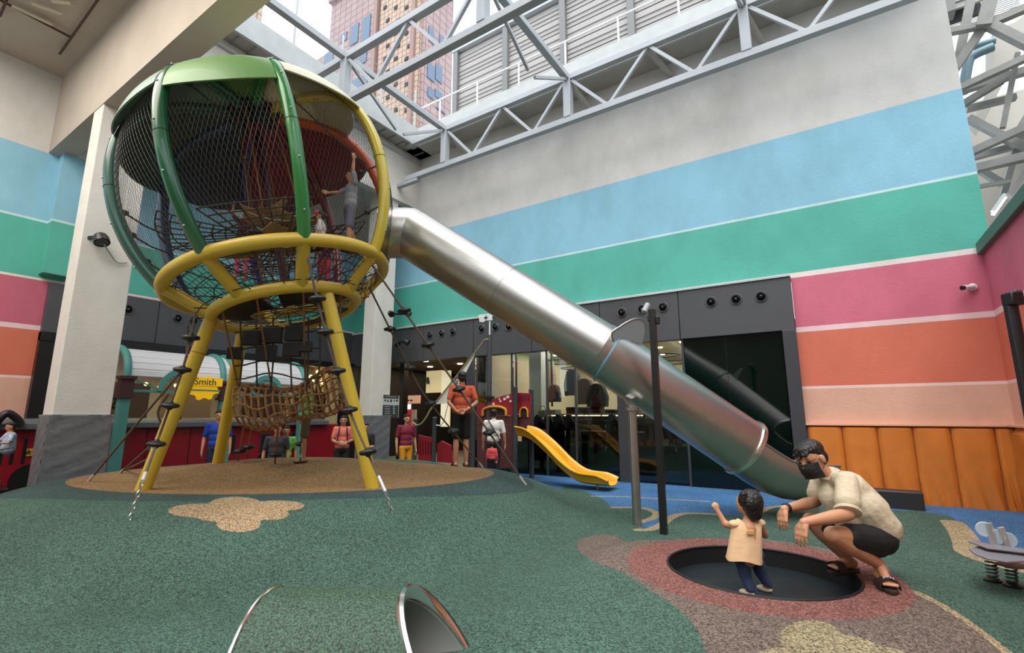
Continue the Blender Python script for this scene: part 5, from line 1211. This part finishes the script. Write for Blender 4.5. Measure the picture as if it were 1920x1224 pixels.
E += hand(wrN, unit(-RV * .35 - ZV * .92 - FV * .1), unit(-RV * .8 + ZV * .3 - FV * .4), 1.0, .42, .2, side=1)
E += hand(wrF, unit(-RV * .30 - ZV * .9 - FV * .15), unit(-RV * .8 + ZV * .3 - FV * .3), 1.0, .5, .2, side=1)
E += head_elems(hc, hr, hf, hu, HS)
fused('body', E, M_skin, man, .0055, 2)
# shirt with folds
E = [('c', A_(1655, 1000, .04), .11, A_(1655, 1000, .20), .11), ('c', A_(1652, 988, .04), .13, A_(1625, 955, .04), .135), ('c', A_(1652, 988, .20), .13, A_(1625, 955, .20), .135), ('c', A_(1625, 955, .12), .15, A_(1590, 918, .12), .14), ('c', A_(1590, 918, .12), .135, (shN + shF) / 2 + ZV * .0, .095), ('c', shN, .070, shF, .070), ('c', (shN + shF) / 2, .085, neck, .066), ('c', shN, .075, shN + (elN - shN) * .60, .086), ('c', shF, .07, shF + (elF - shF) * .60, .080), ('c', A_(1562, 930, .10), .10, A_(1592, 972, .10), .115)]
sh = fused('shirt', E, M_shirt, man, .010, 3)
cu = shN + (elN - shN) * .72
MB().lathe([(.070, -.012), (.082, -.01), (.084, 0), (.082, .010), (.060, .012)], shN + (elN - shN) * .90, unit(elN - shN), 24).build('sleeve_hem', M_shirt, man)
col = MB().tube([neck + (hr * cos(a) + hf * sin(a)) * .068 + hu * (.012 + .02 * sin(a + 2)) for a in np.linspace(-2.6, 1.2 + 2.2, 18)], .014, 8, flat=1.5).build('collar', M_shirt, man)
E = [('c', A_(1650, 1010, .02), .115, A_(1650, 1010, .22), .115), ('c', A_(1650, 1010, .02), .115, hipN, .11), ('c', hipN, .110, hipN + (kneeN - hipN) * .55, .092), ('c', hipF, .11, hipF + (kneeFa - hipF) * .7, .085), ('c', hip, .12, hip - ZV * .02, .11)]
fused('shorts', E, M_short, man, .010, 3)
hb = []
rn = random.Random(2)
for i in range(46):
    a = rn.uniform(0, 2 * pi); e_ = rn.uniform(.15, 1.45); d0 = hr * cos(a) * cos(e_) + hf * sin(a) * cos(e_) + hu * sin(e_)
    p_ = hc + hu * .03 + (hr * (d0 @ hr) * .074 + hf * (d0 @ hf) * .092 + hu * (d0 @ hu) * .088); hb.append(('c', p_, .017, p_ + hf * .020 + d0 * .016 - hu * .006, .009))
for i in range(9): q = (i - 4) / 4; hb.append(('c', hc + hf * .060 + hu * .085 + hr * q * .05, .02, hc + hf * .100 + hu * .060 + hr * q * .058, .010))
hair_cap('hair', hc, hr, hf, hu, HS, man, extra=hb, vox=.007)
eyes(hc, hr, hf, hu, HS, man)
# face mask with ear loops
B = np.array([hr, hf, hu]); rows = []
for i in range(11):
    v = i / 10; row = []
    for j in range(17):
        a = (j / 16 - .5) * 2.3; zz = -.014 - .100 * v; bulge = 1 + .16 * sin(pi * min(1, v * 1.2)) * cos(a * .6)
        row.append(hc + (hr * sin(a) * .083 + hf * (cos(a) * .094 * bulge + .012) + hu * (zz + .012 * cos(a)) * 1.04) * HS / 1.03)
    rows.append(row)
mk = MB().grid(rows, .003).build('face_mask', mat('black mask cloth', '121214', .7, bump=.4, bscale=40), man)
for q in (-1, 1):
    for z0 in (.0, -.075):
        MB().tube([hc + hr * q * .078 + hf * .035 + hu * z0, hc + hr * q * .086 + hf * .01 + hu * (z0 * .6 - .005), hc + hr * q * .086 - hf * .012 - hu * .008], .0022, 5).build('ear_loop', mat('black mask cloth', '121214'), mk)
# glasses
for q in (-1, 1):
    MB().tube([hc + hf * .098 + hr * (q * .034 + .026 * cos(a)) + hu * (.008 + .020 * sin(a)) for a in np.linspace(0, 2 * pi, 18)[:-1]], .002, 5, closed=True).build('glasses_rim', M_dark, man)
    MB().tube([hc + hf * .096 + hr * q * .060 + hu * .012, hc + hr * q * .082 + hu * .008], .002, 5).build('glasses_arm', M_dark, man)
# watch and sandals
wd = unit(wrF - elF); MB().lathe([(.034, -.014), (.038, -.01), (.038, .01), (.034, .014)], wrF - wd * .03, wd, 20).build('watch', M_dark, man)
M_sand = mat('dark brown sandal', '2b211d', .6, noise=.1, scale=20)
for a, fd, nm in ((ankN, ftN, 1), (ankF, ftF, 0)):
    g_ = gz(a[0], a[1]); sd = np.cross(fd, ZV); c = V(a[0], a[1], g_ + .014) + fd * .055
    out_ = [c + fd * .155 * cos(q) + sd * .050 * sin(q) * (1 + .12 * cos(q)) - ZV * .012 for q in np.linspace(0, 2 * pi, 29)[:-1]]
    so = MB().extr(out_, ZV * .026).build('sandal_sole', M_sand, man, sm=False, bevel=.005)
    rows = [[c + fd * (.03 + w_) + sd * .056 * cos(q) + ZV * (.012 + .062 * sin(q)) for q in np.linspace(-.05, pi + .05, 13)] for w_ in np.linspace(0, .075, 5)]
    MB().grid(rows, -.006).build('sandal_strap', M_sand, so)
    if nm:
        rr_ = unit(np.cross(ZV, -fd)); p_ = c + fd * .108 + ZV * .05
        text_mesh('lettering', 'IZOD', mat('white print', 'e8e8e6', .5), so, c + fd * .083 + ZV * .074, -sd * -1, unit(ZV * .5 - fd * .85), .026, .002)

# --- toddler on the trampoline, seen from behind
g2 = atZ(1412, 1114, .04); FT = F_at(g2)
def T_(x, y, dF=0.0): return atF(x, y, FT + dF)
tod = thing('person', 'toddler with two ponytails in peach top and blue leggings standing on the trampoline', 'person', g2)
ts = .62
thc = T_(1403, 944, 0); fT = unit(-RV * .55 + FV * .8); trr, tf, tu = basis(fT, ZV)
E = [('e', thc, (.084, .090, .092), np.array([trr, tf, tu])), ('e', thc + tf * .03 - tu * .035, (.055, .055, .05), np.array([trr, tf, tu])), ('e', thc + tf * .082 - tu * .012, (.010, .010, .010)), ('c', thc - tu * .06, .036, T_(1402, 985), .036)]
for q in (-1, 1): E.append(('e', thc + trr * q * .080 - tu * .01, (.008, .016, .022), np.array([trr, tf, tu])))
tsL, tsR = T_(1378, 985, -.0), T_(1424, 983, .02); tel, twl = T_(1362, 990, .10), T_(1352, 962, .16)
tel = T_(1360, 983, .08); twl = T_(1346, 958, .10); ter = T_(1434, 1003, .08); twr = T_(1424, 1000, .18)
E += [('c', tsL, .032, tsR, .032), ('c', T_(1402, 990), .07, T_(1402, 1040), .085), ('c', tsL, .032, tel, .026), ('c', tel, .027, twl, .019), ('c', tsR, .032, ter, .026), ('c', ter, .026, twr, .02)]
E += hand(twl, unit(ZV * .8 - RV * .5), unit(-FV - RV * .2), .55, 1.0, side=1) + hand(twr, unit(FV - RV * .3), ZV, .55, .8)
thL, thR = T_(1390, 1040), T_(1416, 1040, .02); tkL, tkR = T_(1397, 1078, .02), T_(1426, 1072, .05); taL, taR = T_(1407, 1108), T_(1440, 1100, .06)
for a, b, c in ((thL, tkL, taL), (thR, tkR, taR)):
    E += [('c', a, .055, b, .040), ('c', b, .038, c, .027), ('c', c, .026, c + tf * .05 - ZV * .022, .020)]
fused('body', E, M_skin, tod, .008, 3)
rows = []
rows = []
for (y_, w_, dd) in ((978, 17, .035), (984, 26, .055), (1000, 27, .066), (1020, 29, .078), (1040, 31, .088), (1050, 32, .092)):
    cc_ = T_(1401 - (y_ - 978) * .08, y_); cc2 = T_(1401 - (y_ - 978) * .08 + w_, y_); ww = np.linalg.norm(cc2 - cc_); rows.append([cc_ + RV * ww * cos(a) + FV * dd * sin(a) + ZV * (.010 * sin(3 * a + y_) - .012 * cos(a)) + (RV * cos(a) + FV * sin(a)) * (.0025) * sin(7 * a + y_ * .05) for a in np.linspace(0, 2 * pi, 33)])
MB().grid(rows[::-1], .004).build('top', mat('peach cotton top', 'd9b48c', .85, noise=.05, scale=15, bump=.4, bscale=14), tod)
E = [('c', tsL, .036, tsR, .036), ('c', T_(1400, 990), .05, T_(1400, 1010), .06)]
fused('yoke', E, mat('peach cotton top', 'd9b48c', .85, noise=.05, scale=15, bump=.4, bscale=14), tod, .008, 3)
for c_ in (tsL, tsR): MB().ell(c_ + ZV * .012, (.045, .045, .030), n=14, m=8).build('cap_sleeve', mat('peach cotton top', 'd9b48c'), tod)
MB().obox(T_(1407, 998, -.085), RV * .028, FV * .006, ZV * .018).build('bow', mat('peach bow', 'c99a64', .8), tod, bevel=.006)
E = []
for a, b, c in ((thL, tkL, taL), (thR, tkR, taR)): E += [('c', a, .062, b, .046), ('c', b, .044, c + ZV * .015, .033)]
E += [('c', thL, .065, thR, .065)]
fused('leggings', E, mat('blue denim leggings', '2c3a58', .8, noise=.12, scale=30), tod, .008, 3)
he = []
for q in (-1, 1):
    b_ = thc + trr * q * .062 + tu * .068 - tf * .02; he += [('c', b_, .016, b_ + trr * q * .024 + tu * .006, .022), ('c', b_ + trr * q * .024 + tu * .006, .026, b_ + trr * q * .034 - tu * .040, .014)]
he += [('e', thc - tf * .02 + tu * .015, (.096, .092, .098), np.array([trr, tf, tu])), ('c', thc - tf * .04 - tu * .02, .075, thc - tf * .04 - tu * .065, .058), ('c', thc - tf * .03 - tu * .06 - trr * .04, .03, thc - tf * .03 - tu * .06 + trr * .04, .03)]
fused('hair', he, M_hair, tod, .007, 2)
for q in (-1, 1): MB().ell(thc + trr * q * .068 + tu * .072 - tf * .02, (.014, .014, .014), n=10, m=8).build('hair_tie', mat('yellow hair tie', 'd8d08a', .5), tod)
eyes(thc - tf * .002, trr, tf, tu, .9, tod)
for c, dz in ((taL, 0), (taR, .02)):
    rr, ff, uu = basis(tf, ZV); MB().ell(c + tf * .03 - ZV * .020, (.028, .062, .024), np.array([rr, ff, uu]), 14, 8).build('shoe', mat('pale shoe', 'b5ab9c', .7), tod)

# --- man in the orange shirt
g = hit(864, 871); g = atF(864, 869, min(9.2, F_at(g))); g[2] = gz(g[0], g[1]); f_ = away(g)
person_std('man in rust orange shirt and black shorts, hands behind his back, seen from behind', g, f_ - side_r(g) * .15, 1.74, mat('rust orange shirt', 'b9512f', .8, noise=.18, scale=10, bump=.4, bscale=10), M_short, skin=M_skin2,
    arms={'L': ((-.25, -.08, 1.14), (-.12, -.17, .98), (.9, -.1, -.2)), 'R': ((.26, -.08, 1.14), (.05, -.18, 1.00), (-.95, -.05, -.1))}, loose=1.12, shoes='2a1f1c', show_face=False)
# --- person in the white t-shirt with crossbody bag, lower down beside the ship
gp_ = atF(925, 905, 9.95); gx_, gy_ = gp_[0], gp_[1]; zg = gz(gx_, gy_); zt_ = atF(925, 766, F_at(gp_))[2]
t, J = person_std('person in white t-shirt with a black crossbody strap by the red playhouse', V(gx_, gy_, zg), away(gp_), (zt_ - zg), mat('white t-shirt', 'd8d2cc', .85, noise=.04, bump=.5, bscale=8), mat('dark trousers', '1c1a20', .8), short=False, sleeve=.5, shoes='22201f', show_face=False,
    arms={'R': ((.25, -.02, 1.12), (.27, .03, .88), (0, 0, -1))})
q = J['q']; MB().tube(smooth_loop([q(-.13, .0, 1.47), q(-.10, -.10, 1.42), q(0, -.145, 1.25), q(.12, -.125, 1.05), q(.17, -.03, .95)], 4, False), .014 * J['s'], 8, flat=.5).build('bag_strap', M_dark, t)
# --- child in red next to them, mostly hidden by the mound edge
gc = atF(922, 905, 9.6); zc_ = atF(923, 832, F_at(gc))[2]; zg = gz(gc[0], gc[1])
person_std('small child in red and pink top in front of the person in the white t-shirt', V(gc[0], gc[1], zg), away(gc), max(.7, zc_ - zg), mat('red pink child top', 'd9514f', .8, noise=.25, scale=14), M_short, show_face=False, sleeve=.8)
# --- boy in green under the globe
g = hit(569, 866); t, J = person_std('boy in green t-shirt and olive shorts standing under the globe', g, -RV * .25 + away(g) * .0 - FV * .4 - RV * .8, 1.24, mat('bright green t-shirt', '74c86a', .8, noise=.1, scale=14), mat('olive shorts', '5f563c', .8), skin=M_skin2,
    arms={'L': ((-.20, .12, 1.30), (-.05, .30, 1.50), (.2, .5, .8)), 'R': ((.24, .02, 1.14), (.26, .12, .92), (0, .2, -1))}, shoes='1f1c1a')
# --- people beyond the mound
def far(label, px, ytop, F, H, **k):
    """someone standing on low ground; height and spot follow from the top of the head"""
    p_ = atF(px, ytop, F); return person_std(label, V(p_[0], p_[1], p_[2] - H), k.pop('fd', toCam(p_)), H, **k)
far('man in royal blue t-shirt behind the back left yellow leg', 413, 768, 9.9, 1.62, top=mat('royal blue t-shirt', '1c3f9e', .8), bottom=mat('navy trousers', '22263a', .8), short=False)
t, J = far('woman in coral top with black straps behind the right leg of the globe', 645, 778, 10.6, 1.55, top=mat('coral top', 'e07a6c', .8, noise=.1), bottom=mat('black skirt', '1b191c', .8), hair_len=.18, female=True, arms={'L': ((-.22, .02, 1.14), (-.04, .18, 1.08), (.9, .2, 0)), 'R': ((.22, .02, 1.14), (.04, .19, 1.06), (-.9, .2, 0))})
for sd in (-1, 1): MB().tube([J['q'](.08 * sd, .115, 1.44), J['q'](.10 * sd, .135, 1.28), J['q'](.12 * sd, .12, 1.1)], .013, 6).build('bag_strap', M_dark, t)
far('person in maroon shirt and mustard trousers standing in the passage right of the column', 763, 776, 11.4, 1.60, top=mat('maroon shirt', '7a1c34', .8), bottom=mat('mustard trousers', 'd08f1c', .8), short=False, fd=toCam(V(-9, 9, 0)) + RV * .5)
far('person in dark grey clothes and black cap behind the net tunnel', 522, 794, 9.2, 1.45, top=mat('dark grey top', '3a3c44', .8), bottom=mat('dark grey trousers', '2e3038', .8), short=False)
far('child in a light green top beside the one in dark grey', 538, 798, 9.4, 1.3, top=mat('lime top', '74b84e', .8), bottom=M_short)
far('person in black t-shirt with arms folded just left of the far column', 686, 792, 11.0, 1.5, top=mat('black t-shirt', '1c1a1c', .8), bottom=mat('dark red trousers', '6a1f24', .8), short=False, arms={'L': ((-.2, .03, 1.12), (.05, .18, 1.1), (.9, .1, 0)), 'R': ((.2, .03, 1.12), (-.04, .19, 1.05), (-.9, .1, 0))})
# seated child in the engine
p_ = atX(20, 800, -10.75); t = thing('person', 'child in pale patterned top riding in the red engine at the left edge', 'person', V(p_[0], p_[1], .75))
c = p_; fw = unit(V(.2, -.95, 0)); r_2, f_2, u_2 = basis(fw, ZV)
q = lambda x, y, z: c + (r_2 * x + f_2 * y + ZV * z) * .66
fused('body', head_elems(c, r_2, f_2, u_2, .62) + [('c', q(0, 0, -.08), 0.031, q(0, -.02, -.20), 0.034), ('c', q(0, -.02, -.2), 0.068, q(0, -.02, -.45), 0.082), ('c', q(-.12, 0, -.2), 0.027, q(-.2, .08, -.36), 0.022), ('c', q(-.2, .08, -.36), 0.022, q(-.1, .25, -.36), 0.016), ('c', q(.12, 0, -.2), 0.027, q(.22, .06, -.34), 0.022), ('c', q(.22, .06, -.34), 0.022, q(.14, .25, -.36), 0.016)] + hand(q(-.1, .25, -.36), f_2, ZV, .5) + hand(q(.14, .25, -.36), f_2, ZV, .5), M_skin, t, .012)
fused('top', [('c', q(-.11, 0, -.2), 0.037, q(.11, 0, -.2), 0.037), ('c', q(0, -.02, -.22), 0.078, q(0, -.02, -.5), 0.095), ('c', q(.12, 0, -.2), 0.034, q(.19, .04, -.30), 0.033), ('c', q(-.12, 0, -.2), 0.034, q(-.18, .05, -.31), 0.033)], mat('pale blue patterned top', '9fb2c8', .8, noise=.35, scale=22), t, .012)
hair_cap('hair', c, r_2, f_2, u_2, .62, t); eyes(c, r_2, f_2, u_2, .62, t)
# children inside the globe
FG = 6.55
def kid(label, hx, hy, F, H, top, bottom, fd, arms=None, legs=None, **k):
    p_ = atF(hx, hy, F); return person_std(label, V(p_[0], p_[1], p_[2] - .935 * H), fd, H, top=top, bottom=bottom, arms=arms, legs=legs, voxel=.011, **k)
kid('child in grey clothes reaching up inside the right side of the globe', 660, 330, 6.3, 1.22, mat('pale grey top', '9c9aa0', .8), mat('grey violet shorts', '6d6878', .8), -RV * .6 - FV * .5, arms={'L': ((-.24, .08, 1.62), (-.20, .06, 1.86), (0, .1, 1)), 'R': ((.22, .15, 1.3), (.20, .36, 1.22), (0, 1, 0))}, legs={'L': (-.1, .0, 0), 'R': (.12, -.2, .1)})
kid('small child with a pink bow sitting low inside the globe', 603, 405, 6.1, 1.0, mat('white child top', 'cfc8c4', .8), mat('dark shorts', '33303a', .8), -RV * .9 - FV * .2, legs={'L': (-.1, .35, .45, .2), 'R': (.1, .35, .45, .2)}, extra_hair=None)
c = atF(594, 398, 6.05); MBo = MB().ell(c, (.035, .02, .03)); kid_bow = [o for o in bpy.data.objects if o.get('label', '').startswith('small child with a pink bow')][0]; MBo.build('bow', mat('hot pink bow', 'e0307a', .6), kid_bow)
kid('child in pink trousers climbing in the middle of the globe', 463, 400, 6.6, 1.05, mat('dark red top', '6a2030', .8), mat('pink trousers', 'd86a8c', .8), -FV * .8 + RV * .3, short=False, shoes='e8a0b0', arms={'L': ((-.26, .05, 1.5), (-.26, .08, 1.72), (0, 0, 1)), 'R': ((.26, .05, 1.5), (.28, .08, 1.7), (0, 0, 1))})
kid('child in dark clothes hanging in the upper ropes of the globe', 492, 185, 6.4, 1.15, mat('slate top', '2c333c', .8), mat('maroon leggings', '5a2430', .8), -RV * .5 + FV * .4, short=False, arms={'L': ((-.28, .05, 1.5), (-.34, .1, 1.72), (-.2, 0, 1)), 'R': ((.28, .05, 1.5), (.34, .1, 1.7), (.2, 0, 1))}, legs={'L': (-.2, .1, .1), 'R': (.2, .15, .2)}, skin=M_skin2)
kid('child with coral leggings standing on the floor web of the globe', 612, 440, 6.9, .98, mat('plum top', '5a3040', .8), mat('coral leggings', 'd8505c', .8), FV, short=False, shoes='d8a0a0', show_face=False)
# ------------------------------------------------------------------ beyond the court: tower, far roofs, the mall behind the viewer
def granite(name, c1, c2, sx, sz):
    m = bpy.data.materials.new(name); m.use_nodes = True; n = m.node_tree.nodes; L = m.node_tree.links; b = n['Principled BSDF']
    tc = n.new('ShaderNodeTexCoord'); sp = n.new('ShaderNodeSeparateXYZ'); L.new(tc.outputs['Object'], sp.inputs[0])
    ad = n.new('ShaderNodeMath'); ad.operation = 'ADD'; L.new(sp.outputs['X'], ad.inputs[0]); L.new(sp.outputs['Y'], ad.inputs[1])
    cb = n.new('ShaderNodeCombineXYZ'); L.new(ad.outputs[0], cb.inputs['X']); L.new(sp.outputs['Z'], cb.inputs['Y'])
    br = n.new('ShaderNodeTexBrick'); br.offset = 0; br.inputs['Color1'].default_value = (*lin(c1), 1); br.inputs['Color2'].default_value = (*lin(c2), 1); br.inputs['Mortar'].default_value = (*[v * .45 for v in lin(c1)], 1)
    br.inputs['Scale'].default_value = 1; br.inputs['Brick Width'].default_value = sx; br.inputs['Row Height'].default_value = sz; br.inputs['Mortar Size'].default_value = .07
    L.new(cb.outputs[0], br.inputs['Vector']); L.new(br.outputs['Color'], b.inputs['Base Color']); b.inputs['Roughness'].default_value = .6
    return m
M_gr = granite('mauve granite cladding', '8f7a79', '99827e', 1.5, 1.3); M_go = granite('peach granite cladding', 'a58c7a', 'ad9583', .9, .9)
YT = 46.0
x1 = atY(612, 150, YT)[0]; x2 = atY(792, 150, YT)[0]; zt = atY(615, 48, YT)[2]; y2 = atX(848, 100, x2)[1]
tw = thing('granite_tower', 'pink granite office tower seen through the open roof', 'building', ((x1 + x2) / 2, YT, 0))
MB().box((x1, YT, -1), (x2, y2, zt + 4)).build('shaft', M_gr, tw, sm=False)
xa = atY(706, 150, YT)[0]; MB().box((xa + .6, YT - .5, -1), (x2 - .5, YT, zt + 4.2)).build('peach_bay', M_go, tw, sm=False)
for px in (705, 777):
    xx = atY(px, 150, YT)[0]; MB().box((xx - .35, YT - .9, -1), (xx + .35, YT, zt + 4.2)).build('pilaster', mat('brown granite', '8a7068', .6), tw, sm=False)
MB().box((x1 - .3, YT - .6, zt + 4), (x2 + .6, y2 + .4, zt + 5)).build('parapet', M_gr, tw, sm=False)
for k in range(4): MB().box((x2 - 1, YT + 2, zt - 2 + k * 1.1), (x2 + .4 + .5 * k, y2, zt - 1.4 + k * 1.1)).build('cornice_step', M_gr, tw, sm=False)
M_wn = mat('blue tower glass', '4a6074', .15, spec=.8)
def twin(x0, y0, x1_, y1_, facex=False):
    if facex: a = atX(x0, y0, x2 + .05); b_ = atX(x1_, y1_, x2 + .05); lo = (x2 + .02, min(a[1], b_[1]), min(a[2], b_[2])); hi = (x2 + .15, max(a[1], b_[1]), max(a[2], b_[2]))
    else: a = atY(x0, y0, YT - .05); b_ = atY(x1_, y1_, YT - .05); lo = (min(a[0], b_[0]), YT - .15, min(a[2], b_[2])); hi = (max(a[0], b_[0]), YT - .02, max(a[2], b_[2]))
    w_ = MB().box(lo, hi).build('window', M_wn, tw, sm=False)
for a in ((659, 51, 671, 78), (681, 35, 693, 70), (609, 103, 624, 122), (660, 98, 668, 112), (676, 95, 687, 115), (661, 152, 688, 170), (640, 66, 650, 74)): twin(*a)
for a in ((802, 115, 814, 155), (817, 118, 828, 158), (802, 163, 813, 188), (816, 166, 828, 190), (804, 48, 813, 84), (824, 64, 830, 86), (818, 202, 834, 212)): twin(*a, facex=True)
for i in range(9):
    for j in range(3):
        px = 722 + j * 20 + (i % 2) * 5; py = 14 + i * 24; a = atY(px, py, YT - .55); MB().box((a[0] - .35, YT - .62, a[2] - .3), (a[0] + .35, YT - .5, a[2] + .3)).build('vent', M_dark, tw, sm=False)
# lower wing and a second tower at the left
a = atY(560, 250, 52); b_ = atY(622, 95, 52)
wg = MB().box((a[0], 52, -1), (atY(640, 100, 52)[0], 58, b_[2])).build('granite_wing', M_gr, sm=False); tag(wg, 'lower pink granite wing left of the office tower', 'building')
a = atX(455, 40, -45); b_ = atX(494, 5, -45); w2 = MB().box((-55, a[1] - 3, -1), (-45, b_[1], b_[2] + 14)).build('brick_tower', M_go, sm=False); tag(w2, 'peach tiled building glimpsed above the left eave', 'building')
# white shaft between sky and screen
a = atY(900, 10, 30); tag(MB().box((a[0] - .5, 30, 0), (a[0] + .6, 31, a[2] + 6)).build('white_stack', M_white, bevel=.05), 'white square shaft rising behind the louvre screen', 'shaft')

# far right: roof steelwork beyond the end of the long wall
M_g2 = mat('weathered grey steel', '8f8f8c', .6, noise=.1, scale=5)
fr = thing('service_roof_frame', 'criss-crossing grey steelwork above the right wall', 'truss', (4, 11, 8))
def fb(x0, y0, x1, y1, w_, Ya, Yb=None, m=M_g2, name='member'):
    a = atY(x0, y0, Ya); b_ = atY(x1, y1, Yb or Ya); k = .5 * (a[1] + b_[1]) / 10.25 * .0112
    return MB().bar(a, b_, w_ * k, w_ * k * 1.2, up=(0, 1, 0)).build(name, m, fr, sm=False)
for a in ((1862, -20, 1842, 53, 17, 10.9), (1824, -20, 1795, 122, 11, 11.3), (1780, 60, 1842, 47, 9, 10.9), (1842, 50, 1960, 0, 10, 10.9), (1852, 45, 1960, 100, 11, 10.9), (1798, 166, 1960, 92, 9, 10.9), (1800, 170, 1960, 122, 10, 11.4), (1842, 53, 1790, 130, 11, 11.0),
          (1815, 222, 1925, 280, 9, 11.2), (1822, 285, 1960, 222, 10, 10.9), (1822, 296, 1925, 268, 8, 11.4), (1830, 316, 1960, 285, 11, 10.9), (1805, 196, 1880, 150, 9, 11.2), (1812, 205, 1905, 182, 8, 11.5), (1836, 318, 1880, 345, 8, 11.3), (1835, 350, 1895, 340, 5, 11.0), (1908, 268, 1880, 372, 7, 11.3), (1940, 300, 1888, 372, 7, 11.0), (1908, 100, 1880, 240, 6, 11.2)): fb(*a)
bm = MB().extr([atY(x, y, 12.5) for x, y in ((1862, 60), (1905, 40), (1930, 20), (1930, 60), (1842, 230), (1830, 215), (1860, 150))], V(0, .6, 0)).build('raking_beam', mat('pale concrete', 'b5b2aa', .8), fr, sm=False)
pp_ = thing('drain_pipe', 'teal grey elbow pipe beyond the end of the striped wall', 'pipe', atY(1815, 140, 12))
MB().tube(smooth_loop([atY(1806, 175, 12), atY(1815, 120, 12), atY(1826, 104, 12), atY(1862, 88, 12)], 6, False), .085, 14).build('pipe', mat('teal grey pipe', '5f7f88', .4), pp_)
tag(MB().tube([atY(1800, 95, 12.3), atY(1866, 76, 12.3)], .07, 12).build('straight_pipe', mat('teal grey pipe', '5f7f88')), 'straight teal grey pipe above the elbow pipe', 'pipe')
lv2 = thing('roof_louvre', 'white slatted louvre box beyond the end of the striped wall', 'louvre', atY(1810, 30, 14))
a = atY(1770, 64, 14); b_ = atY(1905, -30, 14)
for i in range(14):
    z = a[2] + (b_[2] - a[2]) * i / 14; MB().box((a[0], 14, z), (b_[0], 14.12, z + .06)).build('slat', M_white, lv2, sm=False)
struct('wall_service', MB().box((2.7, 15.5, 0), (16, 15.8, atY(1850, 185, 15.5)[2])), mat('pale concrete', 'b5b2aa'))
struct('wall_service_side', MB().box((6.6, -6, 0), (7.0, 15.5, 9.5)), mat('pale concrete', 'b5b2aa'))
struct('ceiling_service', MB().box((4.2, 2, 7.9), (6.9, 15.5, 8.1)), M_soff)
a = atY(1862, 402, 10.9); b_ = atY(1884, 370, 10.9)
bl = thing('batten_light', 'lit white tube batten above the right wall coping', 'light', a)
MB().bar(a, b_, .07, .05).build('tube', mat('lit tube', 'ffffff', .5, emit=3), bl); MB().bar(a + ZV * .05, b_ + ZV * .05, .1, .05).build('fitting', M_white, bl)
# the covered mall side behind the viewer
struct('wall_front', MB().box((-14, -7.3, -.3), (7, -7, 7)), mat('mall wall', '77736c', .8, noise=.2, scale=.6))
struct('wall_right_high', MB().box((2.6, -7, -.3), (3.0, -1, 4)), mat('mall wall', '8a867e'))
struct('floor_mall', MB().box((-14.2, -7, -.15), (7, -.62, -.02)), mat('grey shop tile', 'a09a90'))
